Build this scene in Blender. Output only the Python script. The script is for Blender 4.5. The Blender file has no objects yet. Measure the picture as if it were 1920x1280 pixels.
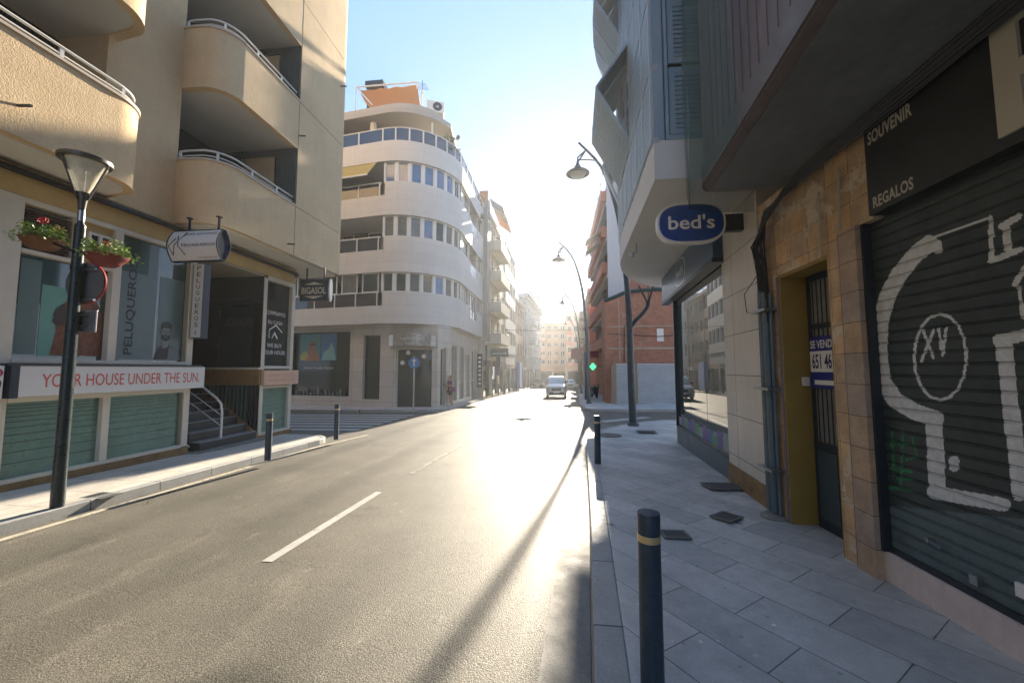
import bpy, bmesh, math, random
from mathutils import Vector, Matrix
R = math.radians
random.seed(7)
SC = bpy.context.scene
COL = SC.collection
# ------------------------------------------------------------------ camera, sky, sun, exposure
YAW, PIT = R(6.71), R(4.13)
CAM = Vector((0, 0, 1.75))
cd = bpy.data.cameras.new("camera"); cam = bpy.data.objects.new("camera", cd); COL.objects.link(cam)
cd.sensor_width = 36; cd.lens = 13.5; cd.clip_start = .05; cd.clip_end = 3000
cam.location = CAM; cam.rotation_euler = (R(90)+PIT, 0, YAW)
SC.camera = cam
SUN_EL, SUN_AZ = R(21), R(5.0)          # azimuth measured from the street axis (+y) towards +x
w = bpy.data.worlds.new("World"); SC.world = w; w.use_nodes = True
nt = w.node_tree
bg = nt.nodes['Background']; bg.inputs[1].default_value = .15
sky = nt.nodes.new('ShaderNodeTexSky'); sky.sky_type = 'NISHITA'; sky.sun_disc = False
sky.sun_elevation = SUN_EL; sky.sun_rotation = SUN_AZ
sky.air_density = 1.0; sky.dust_density = .15; sky.ozone_density = 3
# soften the range between the bright sky round the sun and the rest: c / (1 + k c)
dv = nt.nodes.new('ShaderNodeVectorMath'); dv.operation = 'MULTIPLY'; dv.inputs[1].default_value = (1.05, .92, .72); nt.links.new(sky.outputs[0], dv.inputs[0])
ad = nt.nodes.new('ShaderNodeVectorMath'); ad.operation = 'ADD'; ad.inputs[1].default_value = (1.60, 1.22, .74); nt.links.new(dv.outputs[0], ad.inputs[0])
qv = nt.nodes.new('ShaderNodeVectorMath'); qv.operation = 'DIVIDE'; nt.links.new(sky.outputs[0], qv.inputs[0]); nt.links.new(ad.outputs[0], qv.inputs[1])
nt.links.new(qv.outputs[0], bg.inputs[0])
sd = bpy.data.lights.new("sun", 'SUN'); so = bpy.data.objects.new("sun", sd); COL.objects.link(so)
sd.energy = 2.4; sd.angle = R(.55); sd.color = (1, .88, .70)
so.rotation_euler = Vector((math.sin(SUN_AZ)*math.cos(SUN_EL), math.cos(SUN_AZ)*math.cos(SUN_EL), math.sin(SUN_EL))).to_track_quat('Z', 'Y').to_euler()
SC.view_settings.view_transform = 'Standard'; SC.view_settings.look = 'None'
SC.view_settings.exposure = 2.95; SC.view_settings.gamma = 1
SC.view_settings.use_curve_mapping = False
SC.cycles.max_bounces = 6; SC.cycles.diffuse_bounces = 4; SC.cycles.glossy_bounces = 3
SC.cycles.transparent_max_bounces = 12; SC.cycles.volume_bounces = 0
SC.cycles.caustics_reflective = False; SC.cycles.caustics_refractive = False
SC.cycles.sample_clamp_indirect = 6

# ------------------------------------------------------------------ pixel (of the 1920 photo) to place
FW = Vector((-math.sin(YAW)*math.cos(PIT), math.cos(YAW)*math.cos(PIT), math.sin(PIT)))
RT = Vector((math.cos(YAW), math.sin(YAW), 0)); UP = RT.cross(FW)
def ray(px, py): return FW + RT*((px-960)/720) + UP*((640-py)/720)
def onx(px, py, X): d = ray(px, py); return CAM + d*(X/d.x)
def ony(px, py, Y): d = ray(px, py); return CAM + d*(Y/d.y)
SL = .02
def gz(y): return -SL*y
def gnd(px, py, h=.13):
    d = ray(px, py); t = (h-CAM.z)/(d.z+SL*d.y); return CAM + d*t

# ------------------------------------------------------------------ materials
MATS = {}
def M(name, col, rough=.6, metal=0, var=.0, vs=3, bump=0, bs=40, spec=.5, brick=None, streak=0, speck=0, emit=0, alpha=1, trans=0, ior=1.45, coat=0, patch=None, spots=0):
    if name in MATS: return MATS[name]
    m = bpy.data.materials.new(name); m.use_nodes = True; n = m.node_tree; L = n.links.new
    b = n.nodes['Principled BSDF']
    b.inputs['Base Color'].default_value = (*col, 1); b.inputs['Roughness'].default_value = rough
    b.inputs['Metallic'].default_value = metal; b.inputs['Specular IOR Level'].default_value = spec
    b.inputs['IOR'].default_value = ior; b.inputs['Alpha'].default_value = alpha
    b.inputs['Transmission Weight'].default_value = trans; b.inputs['Coat Weight'].default_value = coat
    if emit: b.inputs['Emission Color'].default_value = (*col, 1); b.inputs['Emission Strength'].default_value = emit
    geo = n.nodes.new('ShaderNodeNewGeometry'); pos = geo.outputs['Position']
    def noise(scale, vec=pos, det=5, stretch=None, rgh=.6):
        t = n.nodes.new('ShaderNodeTexNoise'); t.inputs['Scale'].default_value = scale
        t.inputs['Detail'].default_value = det; t.inputs['Roughness'].default_value = rgh
        if stretch:
            mp = n.nodes.new('ShaderNodeMapping'); mp.inputs['Scale'].default_value = stretch
            L(vec, mp.inputs[0]); vec = mp.outputs[0]
        L(vec, t.inputs['Vector']); return t.outputs[0]
    def ramp(src, lo, hi, a, c):
        mr = n.nodes.new('ShaderNodeMapRange'); L(src, mr.inputs[0])
        for i, v in enumerate((lo, hi, a, c)): mr.inputs[i+1].default_value = v
        return mr.outputs[0]
    def mult(colsock, fac):
        v = n.nodes.new('ShaderNodeVectorMath'); v.operation = 'SCALE'
        L(colsock, v.inputs[0]); L(fac, v.inputs['Scale']); return v.outputs[0]
    rgb = n.nodes.new('ShaderNodeRGB'); rgb.outputs[0].default_value = (*col, 1); c = rgb.outputs[0]
    height = None
    if brick:
        br = n.nodes.new('ShaderNodeTexBrick')
        br.inputs['Scale'].default_value = 1; br.inputs['Brick Width'].default_value = brick['w']
        br.inputs['Row Height'].default_value = brick['h']; br.inputs['Mortar Size'].default_value = brick.get('m', .006)
        br.inputs['Mortar Smooth'].default_value = .1; br.offset = brick.get('off', .5)
        br.inputs['Color1'].default_value = (*brick.get('c1', col), 1); br.inputs['Color2'].default_value = (*brick.get('c2', col), 1)
        br.inputs['Mortar'].default_value = (*brick.get('mc', tuple(x*.4 for x in col)), 1)
        pl = brick.get('p', 'w')
        sep = n.nodes.new('ShaderNodeSeparateXYZ'); L(pos, sep.inputs[0])
        cb = n.nodes.new('ShaderNodeCombineXYZ')
        if pl == 'w':
            ad = n.nodes.new('ShaderNodeMath'); ad.operation = 'ADD'; L(sep.outputs[0], ad.inputs[0]); L(sep.outputs[1], ad.inputs[1])
            L(ad.outputs[0], cb.inputs[0]); L(sep.outputs[2], cb.inputs[1])
        else: L(sep.outputs[0], cb.inputs[0]); L(sep.outputs[1], cb.inputs[1])
        mp = n.nodes.new('ShaderNodeMapping'); mp.inputs['Rotation'].default_value[2] = R(brick.get('rot', 0))
        mp.inputs['Location'].default_value = (brick.get('ox', 0), brick.get('oz', 0), 0)
        L(cb.outputs[0], mp.inputs[0]); L(mp.outputs[0], br.inputs['Vector']); c = br.outputs[0]
        height = ramp(br.outputs['Fac'], 0, 1, 1, 0)
    if var: c = mult(c, ramp(noise(vs), .25, .75, 1-var, 1+var))
    if var and vs < 8: c = mult(c, ramp(noise(vs*9, det=3), .3, .7, 1-var*.4, 1+var*.4))
    if streak: c = mult(c, ramp(noise(2.2, stretch=(4.5, 4.5, .22)), .42, .8, 1, 1-streak))
    if speck: c = mult(c, ramp(noise(170, det=2), .35, .65, 1-speck, 1+speck))
    if spots:
        for sc_, th, val in ((2.3, .045, .4), (3.1, .040, 1.6), (5.3, .06, 1.35), (7.1, .10, .7), (1.3, .05, .5)):
            vo = n.nodes.new('ShaderNodeTexVoronoi'); vo.inputs['Scale'].default_value = sc_; L(pos, vo.inputs['Vector'])
            c = mult(c, ramp(vo.outputs['Distance'], th*.8, th*1.3, 1+(val-1)*spots, 1))
        c = mult(c, ramp(noise(1.3, det=8, rgh=.75), .52, .70, 1, 1-.22*spots))
    if patch:
        mx = n.nodes.new('ShaderNodeMix'); mx.data_type = 'RGBA'
        L(ramp(noise(patch[1], det=6, rgh=.7), patch[2], patch[2]+.06, 0, 1), mx.inputs[0]); L(c, mx.inputs[6]); mx.inputs[7].default_value = (*patch[0], 1)
        c = mx.outputs[2]
    L(c, b.inputs['Base Color'])
    if var: L(ramp(noise(vs*2.3), .3, .7, max(.02, rough-.1*min(1, rough*2)), min(1, rough+.1*min(1, rough*2))), b.inputs['Roughness'])
    last = None
    if bump:
        bp = n.nodes.new('ShaderNodeBump'); bp.inputs['Distance'].default_value = bump; bp.inputs['Strength'].default_value = 1
        L(noise(bs, det=4), bp.inputs['Height']); last = bp
    if brick and brick.get('b', .004):
        bp = n.nodes.new('ShaderNodeBump'); bp.inputs['Distance'].default_value = brick.get('b', .004)
        L(height, bp.inputs['Height'])
        if last: L(last.outputs[0], bp.inputs['Normal'])
        last = bp
    if last: L(last.outputs[0], b.inputs['Normal'])
    MATS[name] = m; return m

STUC = M('ochre stucco', (.72, .52, .30), .9, var=.09, vs=1.2, bump=.008, bs=55, streak=.05)
STUCW = M('yellow wall paint', (.50, .35, .14), .75, var=.12, vs=2, bump=.003)
CEILW = M('white soffit', (.74, .71, .64), .8, var=.06, vs=1.5)
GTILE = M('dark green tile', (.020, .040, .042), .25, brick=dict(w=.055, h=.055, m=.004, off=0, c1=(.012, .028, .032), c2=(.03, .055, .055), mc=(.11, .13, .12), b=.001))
WMET = M('white painted metal', (.72, .70, .64), .4, var=.06, vs=4)
CREAMF = M('cream window frame', (.62, .57, .46), .45, var=.06, vs=4)
GLASS = M('window glass', (.008, .026, .028), .03, spec=.42, ior=1.5)
GLASSB = M('sky blue curtain glass', (.03, .11, .26), .06, spec=.8, ior=1.6)
GLASSG = M('grey curtain glass', (.12, .13, .12), .08, spec=.8, var=.3, vs=3)
FROST = M('frosted green glass', (.12, .22, .17), .28, var=.15, vs=1.2)
SHUT = M('roller shutter', (.42, .41, .37), .6)
DGREY = M('dark grey metal', (.035, .042, .048), .42, metal=.2, var=.15, vs=6)
BLKRD = M('bollard paint', (.028, .050, .075), .38, var=.3, vs=25, bump=.0005, bs=300)
def asphalt():
    m = bpy.data.materials.new('asphalt'); m.use_nodes = True; n = m.node_tree; L = n.links.new; b = n.nodes['Principled BSDF']
    pos = n.nodes.new('ShaderNodeNewGeometry').outputs['Position']
    def tex(sc, det=4, st=None, kind='ShaderNodeTexNoise'):
        v = pos
        if st: mp = n.nodes.new('ShaderNodeMapping'); mp.inputs['Scale'].default_value = st; L(pos, mp.inputs[0]); v = mp.outputs[0]
        t = n.nodes.new(kind); t.inputs['Scale'].default_value = sc; L(v, t.inputs['Vector'])
        if kind == 'ShaderNodeTexNoise': t.inputs['Detail'].default_value = det; t.inputs['Roughness'].default_value = .62
        return t
    def mr(s, a, b_, c, d):
        r = n.nodes.new('ShaderNodeMapRange'); L(s, r.inputs[0])
        for i, v in enumerate((a, b_, c, d)): r.inputs[i+1].default_value = v
        return r.outputs[0]
    def math_(op, x, y):
        q = n.nodes.new('ShaderNodeMath'); q.operation = op
        for i, v in enumerate((x, y)):
            if isinstance(v, (int, float)): q.inputs[i].default_value = v
            else: L(v, q.inputs[i])
        return q.outputs[0]
    grit = tex(150, 2); stone = tex(85, 2, kind='ShaderNodeTexVoronoi')
    big = tex(.8, 5); dust = tex(2.2, 6, (1, .25, 1)); st2 = tex(5, 6, (1, .6, 1))
    v = math_('MULTIPLY', mr(grit.outputs[0], .34, .66, .35, 1.75), mr(big.outputs[0], .3, .7, .78, 1.22))
    v = math_('MULTIPLY', v, mr(stone.outputs['Color'], 0, 1, .75, 1.3) if False else mr(stone.outputs['Distance'], 0, .6, 1.35, .75))
    v = math_('MULTIPLY', v, mr(dust.outputs[0], .56, .72, 1, 1.45)); v = math_('MULTIPLY', v, mr(st2.outputs[0], .64, .74, 1, 1.7))
    v = math_('MULTIPLY', v, mr(tex(1.7, 5).outputs[0], .62, .70, 1, .72))
    sep = n.nodes.new('ShaderNodeSeparateXYZ'); L(pos, sep.inputs[0])
    # wheel tracks: smoother, slightly darker bands along the street
    wx = math_('SINE', math_('MULTIPLY', math_('ADD', sep.outputs[0], .35), 3.6), 0)
    trk = mr(wx, .2, 1, 0, 1)
    v = math_('MULTIPLY', v, mr(trk, 0, 1, 1.0, .86))
    # fine cracks
    cr = tex(.55, kind='ShaderNodeTexVoronoi'); cr.feature = 'DISTANCE_TO_EDGE'
    wob = n.nodes.new('ShaderNodeMix'); wob.data_type = 'VECTOR'; wob.inputs[0].default_value = .22; L(pos, wob.inputs[4]); L(tex(1.6, 5).outputs['Color'], wob.inputs[5]); L(wob.outputs[1], cr.inputs['Vector'])
    crk = math_('MULTIPLY', mr(cr.outputs['Distance'], .002, .009, 1, 0), mr(tex(.35, 2).outputs[0], .60, .66, 0, 1))
    v = math_('MULTIPLY', v, mr(crk, 0, 1, 1, .35))
    sc = n.nodes.new('ShaderNodeVectorMath'); sc.operation = 'SCALE'; sc.inputs[0].default_value = (.125, .113, .088); L(v, sc.inputs['Scale']); L(sc.outputs[0], b.inputs['Base Color']); b.inputs['Specular IOR Level'].default_value = .32
    L(math_('SUBTRACT', mr(grit.outputs[0], .3, .7, .74, .54), math_('MULTIPLY', trk, .06)), b.inputs['Roughness'])
    h = math_('ADD', math_('MULTIPLY', grit.outputs[0], .6), math_('MULTIPLY', stone.outputs['Distance'], -.5)); h = math_('SUBTRACT', h, crk)
    bp = n.nodes.new('ShaderNodeBump'); bp.inputs['Distance'].default_value = .0032; L(h, bp.inputs['Height']); L(bp.outputs[0], b.inputs['Normal'])
    return m
ASPH = asphalt()
POLE = M('blue grey post paint', (.045, .065, .075), .42, var=.25, vs=5)
BAND = M('brass reflective band', (.62, .48, .24), .35, metal=.5)
ALU = M('brushed metal', (.42, .43, .43), .32, metal=.9)
CONC = M('gutter concrete', (.20, .19, .165), .65, var=.2, vs=2, speck=.25, bump=.003, bs=90)
KERB = M('kerb stone', (.27, .265, .245), .55, spots=.7, var=.16, vs=3, speck=.18, bump=.002, bs=120, brick=dict(w=40, h=.9, m=.008, p='xy', c1=(.36, .35, .33), c2=(.30, .30, .285), mc=(.08, .08, .08)))
PAVR = M('grey diagonal paving', (.22, .235, .24), .5, spots=1, var=.20, vs=1.1, speck=.14, bump=.0015, bs=60, patch=((.55, .55, .53), 11, .70),
         brick=dict(w=.80, h=.40, m=.0035, p='xy', rot=52, c1=(.37, .375, .36), c2=(.52, .515, .49), mc=(.12, .12, .11)))
PAVL = M('beige paving', (.46, .42, .36), .6, spots=.8, var=.12, vs=1.5, speck=.10, bump=.0015, bs=60,
         brick=dict(w=.30, h=.60, m=.006, p='xy', c1=(.56, .51, .44), c2=(.47, .43, .37), mc=(.22, .2, .17)))
PAINT = M('worn road paint', (.40, .39, .35), .55, var=.15, vs=6, speck=.3, patch=((.10, .095, .085), 14, .60))
YPAINT = M('worn edge paint', (.42, .38, .29), .6, var=.2, vs=5, speck=.3, patch=((.11, .10, .085), 9, .56))
WOOD = M('varnished wood band', (.30, .17, .06), .4, var=.35, vs=7, streak=.2)
OSTON = M('ochre plinth stone', (.24, .14, .05), .5, var=.35, vs=6, streak=.3)
SIGNW = M('white sign board', (.68, .67, .63), .4, var=.03, vs=3)
NAVY = M('dark navy trim', (.025, .035, .05), .4)
REDT = M('faded red lettering', (.62, .10, .07), .5)
BLACK = M('black', (.012, .013, .015), .5)
DARKIN = M('dark interior', (.012, .016, .018), .7)
WHITEP = M('white lettering', (.75, .75, .72), .5)

# ------------------------------------------------------------------ mesh builder
def tag(o, label=None, cat=None, group=None, kind=None):
    if label: o['label'] = label
    if cat: o['category'] = cat
    if group: o['group'] = group
    if kind: o['kind'] = kind
    return o
YT = [1, 0]                                 # survey correction along the street: y = a*y + b
def empty(name, loc, label=None, cat=None, group=None, kind=None):
    loc = (loc[0], loc[1]*YT[0]+YT[1], loc[2])
    o = bpy.data.objects.new(name, None); COL.objects.link(o); o.location = loc; o.empty_display_size = .2
    return tag(o, label, cat, group, kind)
def wloc(o):
    v = Vector((0, 0, 0))
    while o: v += o.location; o = o.parent
    return v
class Fr:                                   # a wall frame: u along the wall (rightwards seen from outside), z up, d outwards
    def __init__(s, o, n):
        s.o = Vector(o); s.n = Vector((n[0], n[1], 0)).normalized(); s.u = (-s.n).cross(Vector((0, 0, 1)))
    def p(s, u, z, d=0): return s.o + s.u*u + s.n*d + Vector((0, 0, z))
class MB:
    def __init__(s): s.v = []; s.f = []; s.m = []; s.k = 0
    def add(s, vs, fs):
        b = len(s.v); s.v += [Vector(x) for x in vs]; s.f += [tuple(b+i for i in f) for f in fs]; s.m += [s.k]*len(fs); return s
    def hexa(s, P): return s.add(P, [(0, 3, 2, 1), (4, 5, 6, 7), (0, 1, 5, 4), (1, 2, 6, 5), (2, 3, 7, 6), (3, 0, 4, 7)])
    def box(s, x0, x1, y0, y1, z0, z1):
        return s.hexa([(x0, y0, z0), (x1, y0, z0), (x1, y1, z0), (x0, y1, z0), (x0, y0, z1), (x1, y0, z1), (x1, y1, z1), (x0, y1, z1)])
    def fbox(s, fr, u0, u1, z0, z1, d0, d1):
        return s.hexa([fr.p(u0, z0, d1), fr.p(u1, z0, d1), fr.p(u1, z0, d0), fr.p(u0, z0, d0), fr.p(u0, z1, d1), fr.p(u1, z1, d1), fr.p(u1, z1, d0), fr.p(u0, z1, d0)])
    def quad(s, *P): return s.add(P, [tuple(range(len(P)))])
    def fquad(s, fr, u0, u1, z0, z1, d): return s.quad(fr.p(u0, z0, d), fr.p(u1, z0, d), fr.p(u1, z1, d), fr.p(u0, z1, d))
    def prism(s, poly, z0, z1):             # poly counter-clockwise in plan
        n = len(poly); b = [(x, y, z0) for x, y in poly]; t = [(x, y, z1) for x, y in poly]
        return s.add(b+t, [tuple(range(n-1, -1, -1)), tuple(range(n, 2*n))] + [(i, (i+1) % n, n+(i+1) % n, n+i) for i in range(n)])
    def tube(s, pts, r, seg=8, caps=True):
        pts = [Vector(p) for p in pts]; n = len(pts); rs = r if isinstance(r, (list, tuple)) else [r]*n
        base = len(s.v); t = (pts[1]-pts[0]).normalized(); a = t.orthogonal().normalized()
        for i, p in enumerate(pts):
            t2 = ((pts[min(i+1, n-1)]-p).normalized() + (p-pts[max(i-1, 0)]).normalized()).normalized()
            a = (a - t2*a.dot(t2)).normalized(); c = t2.cross(a)
            for k in range(seg):
                an = 2*math.pi*k/seg; s.v.append(p + (a*math.cos(an)+c*math.sin(an))*rs[i])
        for i in range(n-1):
            for k in range(seg):
                s.f.append((base+i*seg+k, base+i*seg+(k+1) % seg, base+(i+1)*seg+(k+1) % seg, base+(i+1)*seg+k)); s.m.append(s.k)
        if caps:
            s.f.append(tuple(base+k for k in range(seg-1, -1, -1))); s.f.append(tuple(base+(n-1)*seg+k for k in range(seg))); s.m += [s.k]*2
        return s
    def lathe(s, prof, c=(0, 0, 0), seg=24, ax='z'):
        base = len(s.v); n = len(prof)
        for r, z in prof:
            for k in range(seg):
                an = 2*math.pi*k/seg; x, y = r*math.cos(an), r*math.sin(an)
                p = (x, y, z) if ax == 'z' else ((x, z, y) if ax == 'y' else (z, x, y))
                s.v.append(Vector(p)+Vector(c))
        for i in range(n-1):
            for k in range(seg): s.f.append((base+i*seg+k, base+i*seg+(k+1) % seg, base+(i+1)*seg+(k+1) % seg, base+(i+1)*seg+k)); s.m.append(s.k)
        s.f.append(tuple(base+k for k in range(seg-1, -1, -1))); s.f.append(tuple(base+(n-1)*seg+k for k in range(seg))); s.m += [s.k]*2
        return s
    def strip(s, path, z0, z1, th, top=None):     # wall of thickness th on the left of an open plan path
        inn = offs(path, th); n = len(path)
        V = [(*p, z) for q, z in ((path, z0), (inn, z0), (inn, z1), (path, z1)) for p in q]
        F = [(i+n*k, i+1+n*k, i+1+n*((k+1) % 4), i+n*((k+1) % 4)) for k in range(4) for i in range(n-1)]
        return s.add(V, F+[(0, n, 2*n, 3*n), (n-1, 4*n-1, 3*n-1, 2*n-1)])
    def wall(s, fr, u0, u1, z0, z1, ops, dep=.15, d=0):
        us = sorted({u0, u1, *[o[0] for o in ops], *[o[1] for o in ops]}); zs = sorted({z0, z1, *[o[2] for o in ops], *[o[3] for o in ops]})
        for i in range(len(us)-1):
            for j in range(len(zs)-1):
                uc, zc = (us[i]+us[i+1])/2, (zs[j]+zs[j+1])/2
                if any(o[0] < uc < o[1] and o[2] < zc < o[3] for o in ops): continue
                s.fquad(fr, us[i], us[i+1], zs[j], zs[j+1], d)
        for a, b, c, e in ops:
            s.quad(fr.p(a, c, d), fr.p(a, c, d-dep), fr.p(a, e, d-dep), fr.p(a, e, d)); s.quad(fr.p(b, c, d-dep), fr.p(b, c, d), fr.p(b, e, d), fr.p(b, e, d-dep))
            s.quad(fr.p(a, e, d), fr.p(a, e, d-dep), fr.p(b, e, d-dep), fr.p(b, e, d)); s.quad(fr.p(a, c, d-dep), fr.p(a, c, d), fr.p(b, c, d), fr.p(b, c, d-dep))
        return s
    def build(s, name, mat, parent=None, smooth=None, slope=False, bev=0, loc=None):
        vs = [Vector((v.x, v.y*YT[0]+YT[1], v.z)) for v in s.v]
        if slope: vs = [Vector((v.x, v.y, v.z-SL*v.y)) for v in vs]
        if parent is not None: o0 = wloc(parent)
        elif loc is not None: o0 = Vector(loc)
        else:
            o0 = Vector(((min(v.x for v in vs)+max(v.x for v in vs))/2, (min(v.y for v in vs)+max(v.y for v in vs))/2, min(v.z for v in vs)))
        me = bpy.data.meshes.new(name); me.from_pydata([v-o0 for v in vs], [], s.f)
        mats = mat if isinstance(mat, (list, tuple)) else [mat]
        for m in mats: me.materials.append(m)
        if len(mats) > 1: me.polygons.foreach_set('material_index', s.m)
        bm = bmesh.new(); bm.from_mesh(me); bmesh.ops.remove_doubles(bm, verts=bm.verts, dist=.0002)
        if name != 'shutter_curtain': bmesh.ops.recalc_face_normals(bm, faces=bm.faces)
        bm.to_mesh(me); bm.free()
        if smooth: 
            me.polygons.foreach_set('use_smooth', [True]*len(me.polygons)); me.set_sharp_from_angle(angle=R(smooth))
        o = bpy.data.objects.new(name, me); COL.objects.link(o)
        if parent is not None: o.parent = parent
        else: o.location = o0
        if bev:
            b = o.modifiers.new('b', 'BEVEL'); b.width = bev; b.segments = 2; b.limit_method = 'ANGLE'; b.angle_limit = R(40)
        return o
def offs(path, d):                          # offset to the left of the direction of travel
    out = []; n = len(path)
    for i in range(n):
        a = Vector(path[max(i-1, 0)]); b = Vector(path[i]); c = Vector(path[min(i+1, n-1)])
        t1 = (b-a).normalized() if i else (c-b).normalized(); t2 = (c-b).normalized() if i < n-1 else t1
        n1 = Vector((-t1.y, t1.x)); n2 = Vector((-t2.y, t2.x)); m = (n1+n2).normalized()
        out.append(tuple(b + m*(d/max(.3, m.dot(n1)))))
    return out
def arc(cx, cy, r, a0, a1, n=10): return [(cx+r*math.cos(R(a0+(a1-a0)*i/n)), cy+r*math.sin(R(a0+(a1-a0)*i/n))) for i in range(n+1)]
def kids(o): return [c for c in bpy.data.objects if c.parent == o]
def copy_tree(o, parent=None):
    c = o.copy(); COL.objects.link(c)
    if parent is not None: c.parent = parent
    for ch in KID.setdefault(o.name, kids(o)): copy_tree(ch, c)
    return c
KID = {}
def text_mesh(body, bold=0, shear=0, spacing=1):
    cu = bpy.data.curves.new('t', 'FONT'); cu.body = body; cu.resolution_u = 3; cu.offset = bold; cu.shear = shear; cu.space_character = spacing; cu.align_x = 'LEFT'
    o = bpy.data.objects.new('t', cu); COL.objects.link(o); dg = bpy.context.evaluated_depsgraph_get()
    me = bpy.data.meshes.new_from_object(o.evaluated_get(dg)); vs = [v.co.copy() for v in me.vertices]; fs = [tuple(p.vertices) for p in me.polygons]
    bpy.data.objects.remove(o); bpy.data.meshes.remove(me); return vs, fs
def text(body, fr, u0, u1, z0, z1, d, mat, parent, name='lettering', flip=False, rot=False, **k):
    vs, fs = text_mesh(body, **k)
    if rot: vs = [Vector((-v.y, v.x, 0)) for v in vs]
    a, b = min(v.x for v in vs), max(v.x for v in vs); c, e = min(v.y for v in vs), max(v.y for v in vs)
    mb = MB(); P = []
    for v in vs:
        fu = (v.x-a)/(b-a); 
        if flip: fu = 1-fu
        P.append(fr.p(u0+(u1-u0)*fu, z0+(z1-z0)*(v.y-c)/(e-c), d))
    mb.add(P, fs); return mb.build(name, mat, parent)
def window(fr, u0, u1, z0, z1, parent, d=-.1, fm=None, gm=None, mul=0, w=.05, bars=0, shut=0):
    fm = fm or WMET; gm = gm or GLASS; mb = MB(); t = .05
    mb.fbox(fr, u0, u0+w, z0, z1, d, d+t); mb.fbox(fr, u1-w, u1, z0, z1, d, d+t)
    mb.fbox(fr, u0+w, u1-w, z0, z0+w, d, d+t-.002); mb.fbox(fr, u0+w, u1-w, z1-w, z1, d, d+t-.002)
    for i in range(mul):
        uc = u0+(u1-u0)*(i+1)/(mul+1); mb.fbox(fr, uc-w*.6, uc+w*.6, z0+w, z1-w, d, d+t-.004)
    for i in range(bars):
        zc = z0+(z1-z0)*(i+1)/(bars+1); mb.fbox(fr, u0+w, u1-w, zc-.02, zc+.02, d, d+t-.006)
    if shut:
        k = MB(); zt = z1-w; zb = zt-(z1-z0-2*w)*shut; n = max(2, int((zt-zb)/.06))
        for i in range(n): a = zb+(zt-zb)*i/n; k.hexa([fr.p(u0+w, a, d+.035), fr.p(u1-w, a, d+.035), fr.p(u1-w, a, d+.01), fr.p(u0+w, a, d+.01), fr.p(u0+w, a+(zt-zb)/n*.95, d+.022), fr.p(u1-w, a+(zt-zb)/n*.95, d+.022), fr.p(u1-w, a+(zt-zb)/n*.95, d+.01), fr.p(u0+w, a+(zt-zb)/n*.95, d+.01)])
    o = mb.build('window', fm, parent); g = MB().fbox(fr, u0+w*.5, u1-w*.5, z0+w*.5, z1-w*.5, d-.02, d+.008).build('pane', gm, o)
    if shut: k.build('blind', SHUT, o)
    return o
def sh(p): return [(x, 1.014*y+.1176*x) for x, y in p]
# ------------------------------------------------------------------ ground, road, pavements
mb = MB(); NX = [-160, -40, -12, 12, 40, 160]; NY = [-60, -10, 0, 20, 60, 120, 300]
for i in range(5):
    for j in range(6): mb.quad((NX[i], NY[j], -.10), (NX[i+1], NY[j], -.10), (NX[i+1], NY[j+1], -.10), (NX[i], NY[j+1], -.10))
tag(mb.build('ground', CONC, slope=True), kind='structure')
mb = MB()
mb.prism([(-7.9, -30), (1.2, -30), (1.5, 9), (60, 9), (60, 22), (9, 24), (9, 140), (-9, 140), (-9, 22), (-60, 40), (-60, 24), (-8, 9)], -.09, 0)
tag(mb.build('road', ASPH, slope=True), kind='structure')
# right pavement with its kerb and gutter
KR = sh([(-.35, -12), (-.1, -3), (.03, 0), (.155, 2.03), (.365, 4.78), (.55, 7.6), (.66, 9.4), (.78, 10.7), (1.0, 11.6), (1.4, 12.5), (2.2, 13.8), (3.3, 14.9), (4.2, 15.4), (14, 15.8)])
KIN = offs(KR, -.21); KOUT = offs(KR, .30)
mb = MB()
for i in range(len(KR)-1):
    h0 = .13 if KR[i][1] < 11 else .13-.07*min(1, (KR[i][1]-11)/1.5); h1 = .13 if KR[i+1][1] < 11 else .13-.07*min(1, (KR[i+1][1]-11)/1.5)
    a, b, c, d = KR[i], KR[i+1], KIN[i+1], KIN[i]
    mb.hexa([(*a, -.05), (*b, -.05), (*c, -.05), (*d, -.05), (a[0]+.02, a[1], h0), (b[0]+.02, b[1], h1), (*c, h1), (*d, h0)])
tag(mb.build('kerb', KERB, slope=True, bev=.012), kind='structure')
mb = MB()
for i in range(len(KR)-4): mb.quad((*KOUT[i], .004), (*KR[i], .004), (*KR[i+1], .004), (*KOUT[i+1], .004))
tag(mb.build('gutter', CONC, slope=True), kind='structure')
mb = MB(); f = [KIN[i] for i in range(len(KIN))]
P = [(8, -12)]
mb.prism([(x, y) for x, y in f[::-1]] [::-1] and ([(8, -12), (8, 5), (14, 9.7)] + f[::-1]), -.05, .126)
# lower end of the pavement follows the dropped kerb
for v in mb.v:
    if v.y > 11 and v.z > .1: v.z -= .07*min(1, (v.y-11)/1.5)
tag(mb.build('pavement', PAVR, slope=True), kind='structure')
# left pavement
KL = sh([(-6.05, -12), (-6.05, 0), (-6.1, 6), (-6.12, 9.6)] + arc(-7.0, 10.0, .9, 0, 80, 6) + [(-9, 11.2), (-16, 12.6), (-40, 18)])
KLI = offs(KL, .14)
mb = MB()
for i in range(len(KL)-1):
    a, b, c, d = KL[i], KL[i+1], KLI[i+1], KLI[i]
    mb.hexa([(*a, -.05), (*b, -.05), (*c, -.05), (*d, -.05), (a[0]-.012, a[1], .13), (b[0]-.012, b[1], .13), (*c, .13), (*d, .13)])
tag(mb.build('kerb', KERB, slope=True, bev=.012), kind='structure')
mb = MB(); mb.prism(KLI + [(-40, 8), (-9, 8), (-9, -12)], -.05, .127)
tag(mb.build('pavement', PAVL, slope=True), kind='structure')
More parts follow.
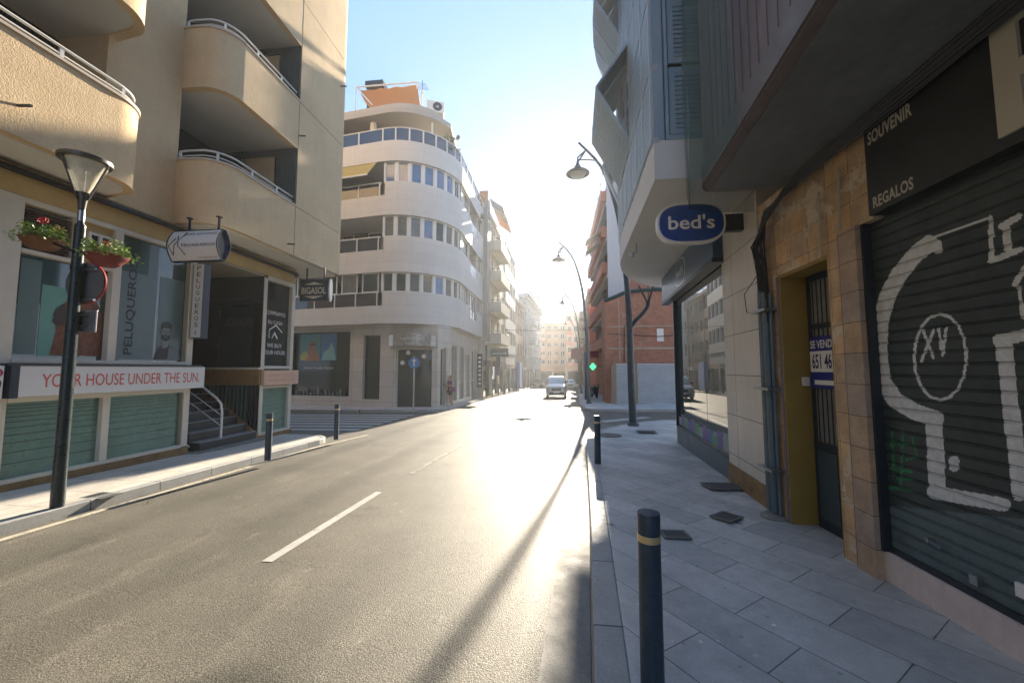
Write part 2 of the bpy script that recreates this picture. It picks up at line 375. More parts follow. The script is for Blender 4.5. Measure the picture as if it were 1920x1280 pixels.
# pavement beyond the side street, left
KL2 = sh([(-5.3, 140), (-3.6, 70), (-3.9, 56), (-4.9, 44), (-5.6, 33), (-5.65, 22)] + arc(-7.0, 20.6, 1.4, 0, -80, 6)[1:] + [(-11, 18.7), (-16, 19.2), (-60, 28)])
KI = offs(KL2, -.16); mb = MB()
for i in range(len(KL2)-1):
    a, b, c, d = KL2[i], KL2[i+1], KI[i+1], KI[i]; mb.hexa([(*a, -.05), (*b, -.05), (*c, -.05), (*d, -.05), (*a, .13), (*b, .13), (*c, .13), (*d, .13)])
tag(mb.build('kerb', KERB, slope=True), kind='structure')
mb = MB(); mb.prism([(-60, 140)] + KI[::1][::-1][::-1][0:0] + [(-60, 28)] + KI[::-1], -.05, .127)
tag(mb.build('pavement', PAVL, slope=True), kind='structure')
# pavement beyond the side street, right
KR2 = sh([(30, 19.6), (2.7, 19.5)] + arc(2.3, 20.5, .95, -85, -180, 5) + [(1.38, 24), (1.8, 33), (2.5, 45), (3.6, 70), (5.5, 140)])
KI = offs(KR2, -.16); mb = MB()
for i in range(len(KR2)-1):
    a, b, c, d = KR2[i], KR2[i+1], KI[i+1], KI[i]; mb.hexa([(*a, -.05), (*b, -.05), (*c, -.05), (*d, -.05), (*a, .13), (*b, .13), (*c, .13), (*d, .13)])
tag(mb.build('kerb', KERB, slope=True), kind='structure')
mb = MB(); mb.prism(KI[::-1][:0] + [(60, 140)] + KI[::-1] + [(60, 19.7)], -.05, .127)
tag(mb.build('pavement', PAVR, slope=True), kind='structure')
# painted markings
mb = MB()
def dash(p, q, w, z=.0045):
    p, q = Vector(p), Vector(q); t = (q-p).normalized(); n = Vector((-t.y, t.x))*w/2
    n0 = max(1, int((q-p).length/2))
    for i in range(n0):
        a = p+(q-p)*i/n0; b = p+(q-p)*(i+1)/n0
        mb.quad((*(a-n), z), (*(a+n), z), (*(b+n), z), (*(b-n), z))
a = gnd(500, 1053, 0); b = gnd(711, 922, 0); dash(a.xy, b.xy, .11)
tag(mb.build('lane_markings', PAINT, slope=True), kind='structure')
mb = MB(); a2 = gnd(770, 888, 0); b2 = gnd(905, 812, 0); dash(a2.xy, b2.xy, .10)
for k in range(3): dash((-2.15+.03*k, 17+k*7.5), (-2.1+.03*k, 19.5+k*7.5), .1)
tag(mb.build('faded_lane_markings', M('nearly worn away paint', (.21, .20, .17), .6, var=.2, vs=5, speck=.5, patch=((.11, .10, .08), 9, .48)), slope=True), kind='structure')
mb = MB()
for i in range(3): dash(KL[i][:1] and (KL[i][0]+.16, KL[i][1]), (KL[i+1][0]+.16, KL[i+1][1]), .10)
dash((KL[3][0]+.16, KL[3][1]), (-5.7, 11.2), .1)
tag(mb.build('edge_line', YPAINT, slope=True), kind='structure')
mb = MB()
for k in range(7): dash((-12.5, 11.7+k*.8), (-6.5, 12.2+k*.8), .42)
tag(mb.build('crossing', PAINT, slope=True), kind='structure')
mb = MB()
dash((.75, 14.2), (.9, 17.6), .12); 
for k in range(6): dash((-1.4+.0*k, 14.5+k*.6), (.6, 14.5+k*.6), .12)
dash((1.7, 15.6), (3.9, 17.6), .45)
tag(mb.build('stop_markings', PAINT, slope=True), kind='structure')
# covers set in the pavement
IRON = M('cast iron cover', (.05, .052, .052), .5, metal=.5, bump=.01, bs=60)
IRON2 = M('worn cover frame', (.14, .14, .13), .6, var=.2, vs=9)
def cover(px, py, w, l, rot, label, rnd=False, sunk=.127):
    w *= 1.25; l *= 1.25; c = gnd(px, py, .1265); e = empty('manhole_cover', c, label, 'cover', 'iron covers set in the pavements')
    m1 = MB(); m2 = MB()
    if rnd: m1.lathe([(w*.5, -.01), (w*.5, .004)], seg=28); m2.lathe([(w*.43, .0), (w*.43, .006)], seg=28)
    else:
        m1.box(-w/2, w/2, -l/2, l/2, -.01, .0015)
        n = 7
        for i in range(n):
            for j in range(n):
                x = -w/2+.03+(w-.06)*(i+.15)/n; y = -l/2+.03+(l-.06)*(j+.15)/n; m2.box(x, x+(w-.06)/n*.62, y, y+(l-.06)/n*.62, .0, .004)
    for m in (m1, m2):
        for v in m.v: v.rotate(Matrix.Rotation(R(rot), 3, 'Z')); v.z -= SL*v.y
        for i, v in enumerate(m.v): m.v[i] = v + c
    m1.build('cover_frame', IRON2, e); m2.build('cover_plate', IRON, e); return e
cover(1265, 1000, .22, .17, 4, 'small square iron cover beside the nearest bollard on the grey pavement')
cover(1362, 967, .24, .2, 40, 'diamond-set iron cover in front of the pipes at the stone corner')
cover(1355, 910, .42, .3, 4, 'square flat cover at the foot of the glass shop front')
cover(1140, 815, .62, .62, 0, 'round iron manhole cover by the pavement corner', True)
cover(1212, 808, .45, .35, 0, 'rectangular cover beside the round one at the pavement corner')
cover(190, 928, .27, .22, 0, 'brown rectangular cover in the beige pavement by the lamp post')
YT[:] = [1.014, -.86]
# ------------------------------------------------------------------ left apartment building
LB = empty('apartment_building', (-9, 7, gz(7)), 'ochre stucco apartment building with rounded balconies, shops below, on the near left', 'building')
XU, XW, XS = -6.9, -7.85, -7.75
ZS = 4.75; FH = 2.92
FL = Fr((XU, 0, 0), (1, 0))
pathA0 = [(XU, -14), (XU, 5.85)] + arc(XU-.55, 5.85, .55, 0, 75, 8)[1:] + [(XW, 6.45)]
pathB0 = [(XW, 7.6), (-7.65, 7.59)] + arc(-7.42, 8.14, .54, -90, 0, 9)[1:]
YO0, YO1 = 7.6, 9.94
zf = [ZS+i*FH for i in range(5)]             # parapet bottoms
ztop = 18.5
# flat wall right of the loggias with its rounded end
mb = MB()
pathR = [(XU, YO1), (XU, 11.95)] + arc(XU-.35, 11.95, .35, 0, 90, 6)[1:] + [(-24, 12.3)]
for i in range(len(pathR)-1):
    mb.quad((*pathR[i], ZS), (*pathR[i+1], ZS), (*pathR[i+1], ztop), (*pathR[i], ztop))
mb.quad((XU, YO1, ZS), (XU, YO1, ztop), (-9.6, YO1, ztop), (-9.6, YO1, ZS))
# recessed wall between the two balcony columns, and behind
mb.box(-9.0, XW, 6.3, YO0+.02, ZS, ztop)
mb.box(-24, -9.6, -14, 12.28, ZS, ztop)
mb.build('wall', STUC, LB, smooth=40)
MB().prism([(XW-.3, -14)] + offs(pathA0 + pathB0 + [(XU, 11.95)] + arc(XU-.35, 11.95, .35, 0, 90, 6)[1:] + [(-24, 12.28)], .12) + [(-24, 11.3), (XW-.3, 11.3)], ZS-.02, ZS+.05).build('soffit', CEILW, LB)
# grooves
mb = MB()
for z in [zf[0]+1.33+FH*i for i in range(4)]:
    mb.fbox(FL, YO1, 11.93, z-.008, z+.008, -.01, .003)
mb.fbox(FL, YO1-.008, YO1+.008, ZS, ztop, -.01, .0035)
mb.build('render_joint', M('joint shade', (.22, .15, .08), .9), LB)
# balconies
def balcony(path, z0, z1, lab):
    m = MB(); m.strip(path, z0, z1, .14); o = m.build('balcony', STUC, LB, smooth=35)
    m = MB(); m.strip(offs(path, -.025), z1, z1+.04, .19); m.build('coping', M('balcony coping', (.55, .46, .36), .5), o, smooth=35)
    ip = offs(path, .07); zz = [z1+.13, z1+.24]
    m = MB()
    for z in zz[:1]: m.tube([(*p, z) for p in ip], .013, 6)
    m.tube([(*p, zz[1]) for p in ip], .021, 8)
    L = 0; last = -9
    for i in range(len(ip)-1):
        a, b = Vector(ip[i]), Vector(ip[i+1]); l = (b-a).length; t = 0
        while True:
            need = last+.78-L
            if need > l: break
            tt = max(0, need); p = a+(b-a)*(tt/l); m.box(p.x-.012, p.x+.012, p.y-.022, p.y+.022, z1+.035, z1+.235); last = L+tt
        L += l
    m.build('railing', WMET, o, smooth=50); return o
pathB = [(XW+.0, YO0), (-7.65, YO0-.01)] + arc(-7.42, YO0+.54, .54, -90, 0, 9)[1:] + [(XU, YO1)]
pathA = [(XU, -12), (XU, 5.85)] + arc(XU-.55, 5.85, .55, 0, 75, 8)[1:] + [(XW, 6.45)]
for i in range(4):
    hb = 1.33
    balcony([(x, y) for x, y in pathB], zf[i], zf[i]+hb, i); balcony(pathA, zf[i], zf[i]+hb, i)
    # slabs
    if i: 
        MB().prism([(x, y) for x, y in offs(pathB[1:], .1)] + [(-9.6, YO1), (-9.6, YO0+.1)], zf[i]+.02, zf[i]+.2).build('balcony_slab', CEILW, LB)
        MB().prism([(-9.6, -12)] + offs(pathA, .1) + [(-9.6, 6.35)], zf[i]+.02, zf[i]+.2).build('balcony_slab', CEILW, LB)
MB().prism([(x, y) for x, y in offs(pathB[1:], .1)] + [(-9.6, YO1), (-9.6, YO0+.1)], zf[0]+.05, zf[0]+.2).build('balcony_slab', CEILW, LB)
# tiled loggia walls
mb = MB()
FB = Fr((-9.2, 0, 0), (1, 0)); FE = Fr((0, YO1-.04, 0), (0, -1))
for i in range(4):
    za, zb = zf[i]+.2, zf[i]+FH
    mb.wall(FB, YO0, YO1-.04, za, zb, [(8.0, 9.3, za+.1, za+2.1)], .1)
    mb.wall(FE, -9.2, XU-.004, za, zb, [(-8.52, -7.5, za+.9, za+2.55)], .1)
    mb.wall(Fr((-8.9, 0, 0), (1, 0)), -12, 6.35, za, zb, [(-1, 4.7, za+.1, za+2.15)], .1)
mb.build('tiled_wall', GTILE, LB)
MB().box(-9.5, -8.905, 4.95, 6.3, ZS, ztop).build('wall', STUC, LB)
for i in range(4):
    za = zf[i]+.2
    window(FB, 8.0, 9.3, za+.1, za+2.1, LB, -.09, SIGNW, GLASS, 1, shut=.3)
    window(FE, -8.52, -7.5, za+.9, za+2.55, LB, -.09, SIGNW, GLASS, 0, .07, shut=(.16, .55, .2, .4)[i])
    window(Fr((-8.9, 0, 0), (1, 0)), -1, 4.7, za+.1, za+2.15, LB, -.09, SIGNW, GLASS, 2, shut=.96)
    MB().lathe([(.02, -.06), (.1, -.04), (.125, .01), (.1, .05), (.03, .07)], (-9.13, 9.62, za+2.02), 14, 'x').build('wall_lamp', WHITEP, LB, smooth=50)
# drain spouts
for (y, z, dx) in ((9.7, 4.98, .2), (9.95, 8.05, .2), (4.75, 5.15, .2), (11.8, 10.9, .2)):
    MB().tube([(XU-.02, y, z), (XU+dx, y, z-.02)], .02, 8).build('drain_spout', DGREY, LB)
# storefront
FS = Fr((XS, 0, 0), (1, 0))
def gzs(y): return gz(y)+.13
mb = MB()
mb.fbox(FS, -12, 11.2, 4.28, ZS-.05, -.5, -.004)         # yellow frieze under the soffit
mb.fbox(FS, 5.95, 8.1, 3.62, 4.28, -.3, -.006) if False else None
mb.quad((XS, 11.2, -.3), (-24, 11.2, -.3), (-24, 11.2, ZS-.05), (XS, 11.2, ZS-.05))
mb.build('frieze', STUCW, LB)
mb = MB()
mb.tube([(XS+.05, -12, 4.63), (XS+.05, 3, 4.60), (XS+.05, 7, 4.62), (XS+.05, 9.5, 4.60), (XS+.05, 11.15, 4.58), (XS-.05, 11.25, 4.5)], .05, 8)
mb.tube([(XS+.11, -12, 4.60), (XS+.10, 6, 4.58), (XS+.11, 9, 4.61), (XS+.10, 11.2, 4.53)], .02, 6)
mb.build('cable_run', BLACK, LB, smooth=60)
# cream structure of the shop front
mb = MB()
def post(u0, u1, z0, z1, d0=-.35, d1=0.0): mb.fbox(FS, u0, u1, z0, z1, d0, d1)
post(-12, 5.12, 1.86, 4.28, -.3, -.02) if False else None
post(4.6, 5.40, .1, 4.275)                    # wide pilaster at the left edge
post(5.40, 8.07, 4.20, 4.278, -.35, -.003)
post(6.55, 6.68, 1.9, 4.2, -.3, .01)
post(7.97, 8.10, .15, 4.2, -.3, .005)
post(10.0, 10.12, .02, 4.2, -.3, .005)
post(11.08, 11.2, .02, 4.277, -.3, .005)
post(10.12, 11.08, 4.16, 4.277, -.3, .004)
post(5.40, 7.97, 1.84, 1.90, -.3, .02)
post(10.12, 11.08, 1.76, 1.84, -.3, .012)
post(5.40, 7.97, 1.27, 1.35, -.3, .006); post(10.12, 11.08, 1.24, 1.30, -.3, .006)
post(5.40, 7.97, .13, .19, -.3, .01); post(10.12, 11.08, .02, .08, -.3, .01)
post(6.55, 6.66, .19, 1.27, -.3, .008)
post(5.40, 6.55, 3.46, 3.52, -.3, .0)
post(6.0, 6.04, 3.52, 4.2, -.3, .0)
mb.build('shop_front_frame', CREAMF, LB, bev=.006)
mb = MB(); mb.fbox(FS, 5.40, 6.55, 1.9, 3.46, -.14, -.10); mb.fbox(FS, 6.68, 7.97, 1.9, 4.2, -.14, -.10); mb.build('shop_window', M('greenish shop glass', (.02, .06, .05), .04, spec=.8, ior=1.6, var=.3, vs=.8), LB)
mb = MB(); mb.fbox(FS, 10.12, 11.08, 1.84, 4.16, -.14, -.10); mb.build('shop_window', GLASS, LB)
mb = MB()
for a, b, c, e in ((5.40, 6.55, .19, 1.27), (6.66, 7.97, .19, 1.27), (10.12, 11.08, .08, 1.24)):
    fw = MB().fbox(FS, a, b, c, e, -.14, -.08).build('frosted_window', FROST, LB); mb = MB()
    z = e-.05; st = .045
    while z > c+.05: mb.fbox(FS, a+.01, b-.01, z-.004, z+.004, -.082, -.077); z -= st; st *= 1.17
    mb.build('frosting_lines', NAVY, fw)
# vent louvre and small toilet window above the first shop window
mb = MB(); mb.fbox(FS, 5.46, 5.98, 3.56, 4.16, -.2, -.15)
lo = mb.build('vent_louvre', M('brown louvre', (.10, .07, .045), .6), LB)
mb = MB()
for k in range(16): z = 3.58+k*.036; mb.hexa([FS.p(5.46, z, -.06), FS.p(5.98, z, -.06), FS.p(5.98, z, -.15), FS.p(5.46, z, -.15), FS.p(5.46, z+.008, -.06), FS.p(5.98, z+.008, -.06), FS.p(5.98, z+.03, -.15), FS.p(5.46, z+.03, -.15)])
mb.build('slats', M('brown slat', (.16, .115, .075), .55), lo)
MB().fbox(FS, 6.04, 6.55, 3.52, 4.2, -.2, -.06).build('wall', STUCW, LB)
window(FS, 6.18, 6.52, 3.66, 4.05, LB, -.05, SIGNW, GLASS, 1, .035)
MB().fbox(FS, 3.0, 4.92, 1.9, 4.25, .002, .03).build('green_panel', M('green painted panel', (.05, .09, .035), .5, var=.2), LB)
# hairdresser posters behind the glass
PG = M('poster pale green', (.12, .30, .24), .35); PG2 = M('poster grey green', (.10, .16, .15), .35)
HAIR = M('auburn hair print', (.16, .055, .025), .5, var=.5, vs=14); SKIN2 = M('printed skin tone', (.22, .22, .20), .5, var=.2, vs=20)
def fpoly(m, fr, pts, d): m.quad(*[fr.p(u, z, d) for u, z in pts])
dw = -.095
po = MB(); po.fquad(FS, 5.47, 5.70, 1.97, 3.4, dw); po.k = 1; po.fquad(FS, 5.72, 6.25, 1.95, 3.05, dw)
po.k = 2
fpoly(po, FS, [(5.86, 1.97), (5.92, 2.35), (5.9, 2.5), (5.95, 2.58), (5.93, 2.66), (6.02, 2.85), (6.18, 3.0), (6.4, 2.95), (6.5, 2.7), (6.52, 1.97)], dw+.004)
po.k = 3; fpoly(po, FS, [(5.90, 2.45), (5.86, 2.50), (5.885, 2.56), (5.87, 2.60), (5.90, 2.70), (5.99, 2.80), (6.06, 2.6), (6.0, 2.44)], dw+.008)
po.build('poster', [PG2, PG, HAIR, M('profile print', (.05, .035, .03), .5)], LB)
po = MB(); po.fquad(FS, 6.75, 7.38, 1.93, 4.16, dw)
po.k = 1; po.fquad(FS, 6.75, 7.2, 3.55, 4.18, dw+.003); po.k = 0
po.fquad(FS, 7.44, 7.93, 1.93, 3.6, dw)
hb = po.build('poster', [M('frosted poster', (.10, .15, .145), .3), M('poster head', (.035, .075, .06), .4)], LB)
text('PELUQUEROS', FS, 6.87, 7.03, 2.02, 3.75, dw+.006, M('poster letters', (.02, .03, .035), .5), LB, 'lettering_and_reflection', rot=True, bold=.01)
# portrait print of a bearded man
def ell(m, fr, u, z, ru, rz, d, n=18, a0=0, a1=360, f=None):
    m.quad(*[fr.p(u+ru*math.cos(R(a0+(a1-a0)*i/n)), z+rz*math.sin(R(a0+(a1-a0)*i/n)), d) for i in range(n+(a1-a0 < 360))])
po = MB(); d = dw+.004; U, Z = 7.60, 2.48
po.k = 0; fpoly(po, FS, [(7.40, 1.94), (7.46, 2.16), (7.55, 2.24), (7.66, 2.24), (7.78, 2.17), (7.92, 2.05), (7.93, 1.94)], d)
po.k = 3; fpoly(po, FS, [(7.66, 1.94), (7.68, 2.2), (7.80, 2.15), (7.93, 2.03), (7.93, 1.94)], d+.002)
po.k = 1; fpoly(po, FS, [(7.55, 2.16), (7.66, 2.2), (7.67, 2.36), (7.54, 2.36)], d+.003)
ell(po, FS, U, Z, .085, .165, d+.004)
po.k = 0; ell(po, FS, U, Z-.07, .083, .10, d+.006, 14, 180, 360)
fpoly(po, FS, [(U-.083, Z-.07), (U+.083, Z-.07), (U+.075, Z-.035), (U+.045, Z-.05), (U-.045, Z-.05), (U-.075, Z-.035)], d+.006)
po.k = 1; fpoly(po, FS, [(U-.04, Z-.095), (U+.04, Z-.095), (U+.028, Z-.075), (U-.028, Z-.075)], d+.008)
po.k = 0; fpoly(po, FS, [(U-.028, Z-.087), (U+.028, Z-.087), (U+.02, Z-.082), (U-.02, Z-.082)], d+.010)
for q in (-1, 1):
    fpoly(po, FS, [(U+q*.018, Z+.028), (U+q*.06, Z+.03), (U+q*.058, Z+.045), (U+q*.02, Z+.04)][::q], d+.008); ell(po, FS, U+q*.038, Z+.008, .016, .008, d+.008, 8)
    ell(po, FS, U+q*.088, Z-.0, .012, .03, d+.003, 8)
fpoly(po, FS, [(U-.012, Z-.045), (U+.014, Z-.045), (U+.006, Z+.02), (U-.002, Z+.02)], d+.007)
fpoly(po, FS, [(U-.09, Z+.03), (U-.10, Z+.12), (U-.075, Z+.19), (U-.02, Z+.225), (U+.05, Z+.22), (U+.10, Z+.17), (U+.09, Z+.04), (U+.075, Z+.09), (U+.0, Z+.10), (U-.07, Z+.085)], d+.009)
po.k = 4
for k in range(5): fpoly(po, FS, [(U-.07+k*.03, Z+.13), (U-.06+k*.03, Z+.13), (U-.03+k*.03, Z+.2), (U-.045+k*.03, Z+.2)], d+.011)
po.build('portrait_print', [M('print black', (.015, .018, .018), .4), M('print skin', (.20, .21, .195), .4), BLACK, M('print jacket', (.16, .18, .17), .4), M('print grey hair', (.09, .095, .09), .5)], LB)
# plinth of ochre stone
mb = MB(); mb.fbox(FS, -12, 8.1, -.35, .135, -.4, .03); mb.fbox(FS, 10.0, 11.22, -.4, .02, -.4, .03); mb.build('plinth', OSTON, LB)
# area further left (behind the picture edge)
mb = MB(); mb.fbox(FS, -12, 4.6, .13, 4.275, -.5, -.01); mb.build('wall', STUCW, LB)
# entrance alcove with its stair
mb = MB()
mb.box(-10.2, -9.8, 8.0, 10.1, -.3, 4.6)
mb.box(-9.8, XS-.02, 7.95, 8.09, -.3, 4.3)
mb.box(-9.8, XS-.02, 8.1, 10.0, 4.22, 4.275)
mb.build('entrance_wall', M('alcove wall', (.30, .27, .20), .7), LB)
FA = Fr((0, 10.0, 0), (0, -1))
mb = MB(); mb.fbox(FA, -9.8, -7.76, 1.80, 3.6, -.1, 0); mb.build('shop_window', M('deep blue door glass', (.006, .02, .032), .06, spec=.35), LB)
mb = MB(); mb.fbox(FA, -9.8, -7.76, 3.60, 4.22, -.1, .002); mb.fbox(FA, -9.75, -7.8, 3.45, 3.5, -.0, .03); mb.fbox(FA, -9.0, -8.95, 1.8, 3.45, 0, .03); mb.build('window_head', NAVY, LB)
mb = MB(); mb.fbox(FA, -9.8, -7.76, 1.34, 1.74, -.1, .05); mb.fbox(FS, 10.0, 10.04, 1.34, 1.74, 0, .02); mb.build('wood_band', WOOD, LB)
mb = MB(); mb.fbox(FA, -9.8, -7.74, 1.74, 1.80, -.1, .07); mb.build('sill', CREAMF, LB)
mb = MB(); mb.fbox(FA, -9.8, -7.76, -.3, 1.34, -.1, 0); mb.build('slat_backing', FROST, LB)
mb = MB()
for k in range(17): mb.fbox(FA, -9.7+k*.115, -9.65+k*.115, 0, 1.32, .002, .03)
mb.build('vertical_slats', NAVY, LB)
text('BIGASOL', FA, -9.1+.25, -8.05, 2.9, 3.12, .006, M('painted reflection', (.05, .06, .06), .5), LB, 'lettering_and_reflection', flip=True)  # reflection of the hanging sign, painted on the glass as flipped letters
# stair
ST = M('dark stair tread', (.03, .034, .038), .35, var=.3, vs=9)
mb = MB(); n = 7; z0 = -.04
for k in range(n):
    x = XS+.05-.27*k; mb.box(-9.8, x, 8.35+.0*k, 9.9, z0+.19*k-.2 if k else -.3, z0+.19*(k+1))
stairs = mb.build('stairs', ST, LB, bev=.01)
mb = MB()
for k in range(n): x = XS+.05-.27*k; mb.box(x-.25, x+.015, 8.34, 9.89, z0+.19*(k+1)+.001, z0+.19*(k+1)+.018)
mb.build('stair_nosing', M('stair nosing', (.25, .26, .26), .35), stairs)
mb = MB(); mb.hexa([(-7.72, 9.9, -.1), (-7.72, 9.99, -.1), (-9.7, 9.99, 1.3), (-9.7, 9.9, 1.3), (-7.72, 9.9, .10), (-7.72, 9.99, .10), (-9.7, 9.99, 1.55), (-9.7, 9.9, 1.55)]); mb.build('stringer', WOOD, LB)
mb = MB(); mb.box(-7.8, -7.45, 8.1, 10.0, -.3, -.01); mb.build('entrance_step', CONC, LB)
def rail(y):
    m = MB(); m.tube([(-9.6, y, 2.2), (-8.2, y, 1.28), (-7.9, y, 1.08), (-7.78, y, .95), (-7.74, y, .75), (-7.74, y, .12)], .024, 8)
    m.tube([(-9.6, y, 1.85), (-7.75, y, .68)], .011, 6); m.tube([(-9.6, y, 1.6), (-7.75, y, .44)], .011, 6); return m
rail(8.9).build('handrail', WMET, LB, smooth=60)
mb = MB(); mb.tube([(-9.6, 8.2, 1.3), (-7.8, 8.2, .1)], .02, 6); mb.build('handrail', WMET, LB)
# sign boards
def board(name, fr, u0, u1, z0, z1, d0, d1, mat, label, parent=None, bev=.004):
    m = MB(); m.fbox(fr, u0, u1, z0, z1, d0, d1); o = m.build(name, mat, parent, bev=bev)
    if parent is None: tag(o, label, 'sign')
    return o
def bsign(fr, u0, u1, z0, z1, d0, d1, label, face, edge=NAVY):
    e = empty('shop_sign', fr.p((u0+u1)/2, z0, d0), label, 'sign')
    MB().fbox(fr, u0, u1, z0, z1, d0, d1).build('sign_board', face, e, bev=.004); return e
e = bsign(FS, 5.42, 8.28, 1.355, 1.80, .02, .14, 'long white sign board with faded red words above the frosted windows', SIGNW)
text('YOUR HOUSE UNDER THE SUN.', FS, 5.66, 8.16, 1.48, 1.68, .143, REDT, e)
MB().fbox(FS, 5.30, 8.2, 1.80, 1.835, .0, .15).build('sign_edge', NAVY, e); MB().fbox(FS, 5.33, 5.415, 1.34, 1.80, .0, .145).build('sign_edge', NAVY, e)
e = bsign(FS, 4.4, 5.27, 1.34, 1.80, .02, .13, 'white sign with number 22 in a magenta disc at the left edge', SIGNW)
MG = M('magenta print', (.35, .02, .10), .5)
m = MB(); ell(m, FS, 5.20, 1.70, .06, .06, .133, 24); m.build('disc', MG, e)
text('22', FS, 5.165, 5.235, 1.675, 1.725, .136, WHITEP, e); text('m', FS, 5.10, 5.25, 1.45, 1.60, .134, M('plum print', (.15, .02, .07), .5), e, shear=.2)
e = bsign(FS, 10.02, 11.35, 1.32, 1.72, .02, .10, 'small pale pink sign board at the right corner of the ochre building', M('faded pink sign', (.66, .42, .30), .5, var=.08, vs=5))
RP = M('very faded print', (.62, .30, .20), .5)
text('COMPRAMOS', FS, 10.15, 10.7, 1.55, 1.63, .103, RP, e); text('SU CASA', FS, 10.8, 11.2, 1.55, 1.63, .103, RP, e); text('WE BUY YOUR HOUSE', FS, 10.15, 11.2, 1.41, 1.49, .103, RP, e)
text('COMPRAMOS', FS, 10.2, 10.95, 3.25, 3.36, -.094, WHITEP, LB, 'lettering_and_reflection'); text('SU CASA', FS, 10.3, 10.85, 3.0, 3.1, -.094, WHITEP, LB, 'lettering_and_reflection')
text('WE BUY', FS, 10.3, 10.85, 2.35, 2.46, -.094, WHITEP, LB, 'lettering_and_reflection'); text('YOUR HOUSE', FS, 10.17, 11.0, 2.16, 2.27, -.094, WHITEP, LB, 'lettering_and_reflection')
m = MB(); fpoly(m, FS, [(10.35, 2.6), (10.37, 2.6), (10.37, 2.82), (10.6, 2.96), (10.85, 2.78), (10.86, 2.81), (10.6, 3.0), (10.35, 2.84)], -.094); fpoly(m, FS, [(10.45, 2.6), (10.47, 2.6), (10.55, 2.72), (10.65, 2.6), (10.7, 2.6), (10.56, 2.8)], -.094); m.build('window_logo', WHITEP, LB)
# poster column below the left pilaster: white panel with graffiti scribbles
m = MB(); m.fbox(FS, 4.5, 5.34, .2, 1.27, .001, .02); gp = m.build('notice_panel', SIGNW, LB)
m = MB(); random.seed(3)
for k in range(16):
    u, z = 5.12+random.random()*.18, .3+random.random()*.75; pts = []
    for q in range(7): pts.append(FS.p(u+.045*math.cos(q*1.3+k)*random.uniform(.4, 1), z+.05*math.sin(q*1.7+k*.4), .023))
    m.tube(pts, .0035, 4)
m.build('scribbles', BLACK, gp)
MB().fbox(FS, 5.0, 5.28, 1.16, 1.22, .02, .024).build('notice_strip', M('brown strip', (.2, .07, .03), .5), gp)
# hanging rounded sign
FN = Fr((0, 7.3, 0), (0, -1))
e = empty('hanging_sign', (-6.75, 7.3, 3.83), 'white curved hanging hairdresser sign with black rim under the left soffit', 'sign')
m = MB(); U0, U1, Z0, Z1 = -7.42, -6.36, 3.83, 4.43; N = 10
prof = [(.03+.12*math.sin(math.pi*i/N), Z0+(Z1-Z0)*i/N) for i in range(N+1)]
for i in range(N):
    (a, z), (b, z2) = prof[i], prof[i+1]
    m.quad(FN.p(U0, z, a), FN.p(U1, z, a), FN.p(U1, z2, b), FN.p(U0, z2, b)); m.quad(FN.p(U1, z, -a), FN.p(U0, z, -a), FN.p(U0, z2, -b), FN.p(U1, z2, -b))
m.build('sign_face', SIGNW, e, smooth=60)
m = MB()
for ux in (U0, U1):
    pp = [(ux, p[1], p[0]) for p in prof]+[(ux, p[1], -p[0]) for p in prof[::-1]]
    m.quad(*[FN.p(a, b, c) for a, b, c in pp]); m.tube([FN.p(a, b, c) for a, b, c in pp+pp[:1]], .012, 6)
for z in (Z0, Z1): m.fbox(FN, U0, U1, z-.012, z+.012, -.035, .036)
for ux in (U0+.3, U1-.12): m.fbox(FN, ux-.015, ux+.015, Z1, ZS-.05, -.015, .015); m.fbox(FN, ux-.04, ux+.04, ZS-.07, ZS-.051, -.04, .04)
m.build('sign_rim', M('matte navy cap', (.02, .03, .05), .85, spec=.1), e, smooth=50)
def curved(body, u0, u1, z0, z1, mat, par):
    vs, fs = text_mesh(body); a, b = min(v.x for v in vs), max(v.x for v in vs); c, dd = min(v.y for v in vs), max(v.y for v in vs); m = MB(); P = []
    for v in vs:
        z = z0+(z1-z0)*(v.y-c)/(dd-c); dp = .034+.12*math.sin(math.pi*(z-Z0)/(Z1-Z0)); P.append(FN.p(u0+(u1-u0)*(v.x-a)/(b-a), z, dp+.004))
    m.add(P, fs); m.build('lettering', mat, par)
curved('JOSE ANTONIO', U0+.32, U1-.04, 4.30, 4.37, NAVY, e); curved('PELUQUEROS', U0+.32, U1-.04, 4.07, 4.13, NAVY, e); curved('TLF 966 705 000', U0+.6, U1-.05, 3.87, 3.89, NAVY, e)
m = MB(); m.tube([FN.p(U0+.10, 3.93, .105), FN.p(U0+.17, 4.12, .16), FN.p(U0+.36, 4.38, .09)], .008, 5); m.tube([FN.p(U0+.10, 3.95, .11), FN.p(U0+.04, 4.1, .155), FN.p(U0+.18, 4.25, .145)], .007, 5); m.tube([FN.p(U0+.36, 3.93, .105), FN.p(U0+.24, 4.1, .16), FN.p(U0+.22, 4.3, .13)], .007, 5); m.build('emblem', NAVY, e)
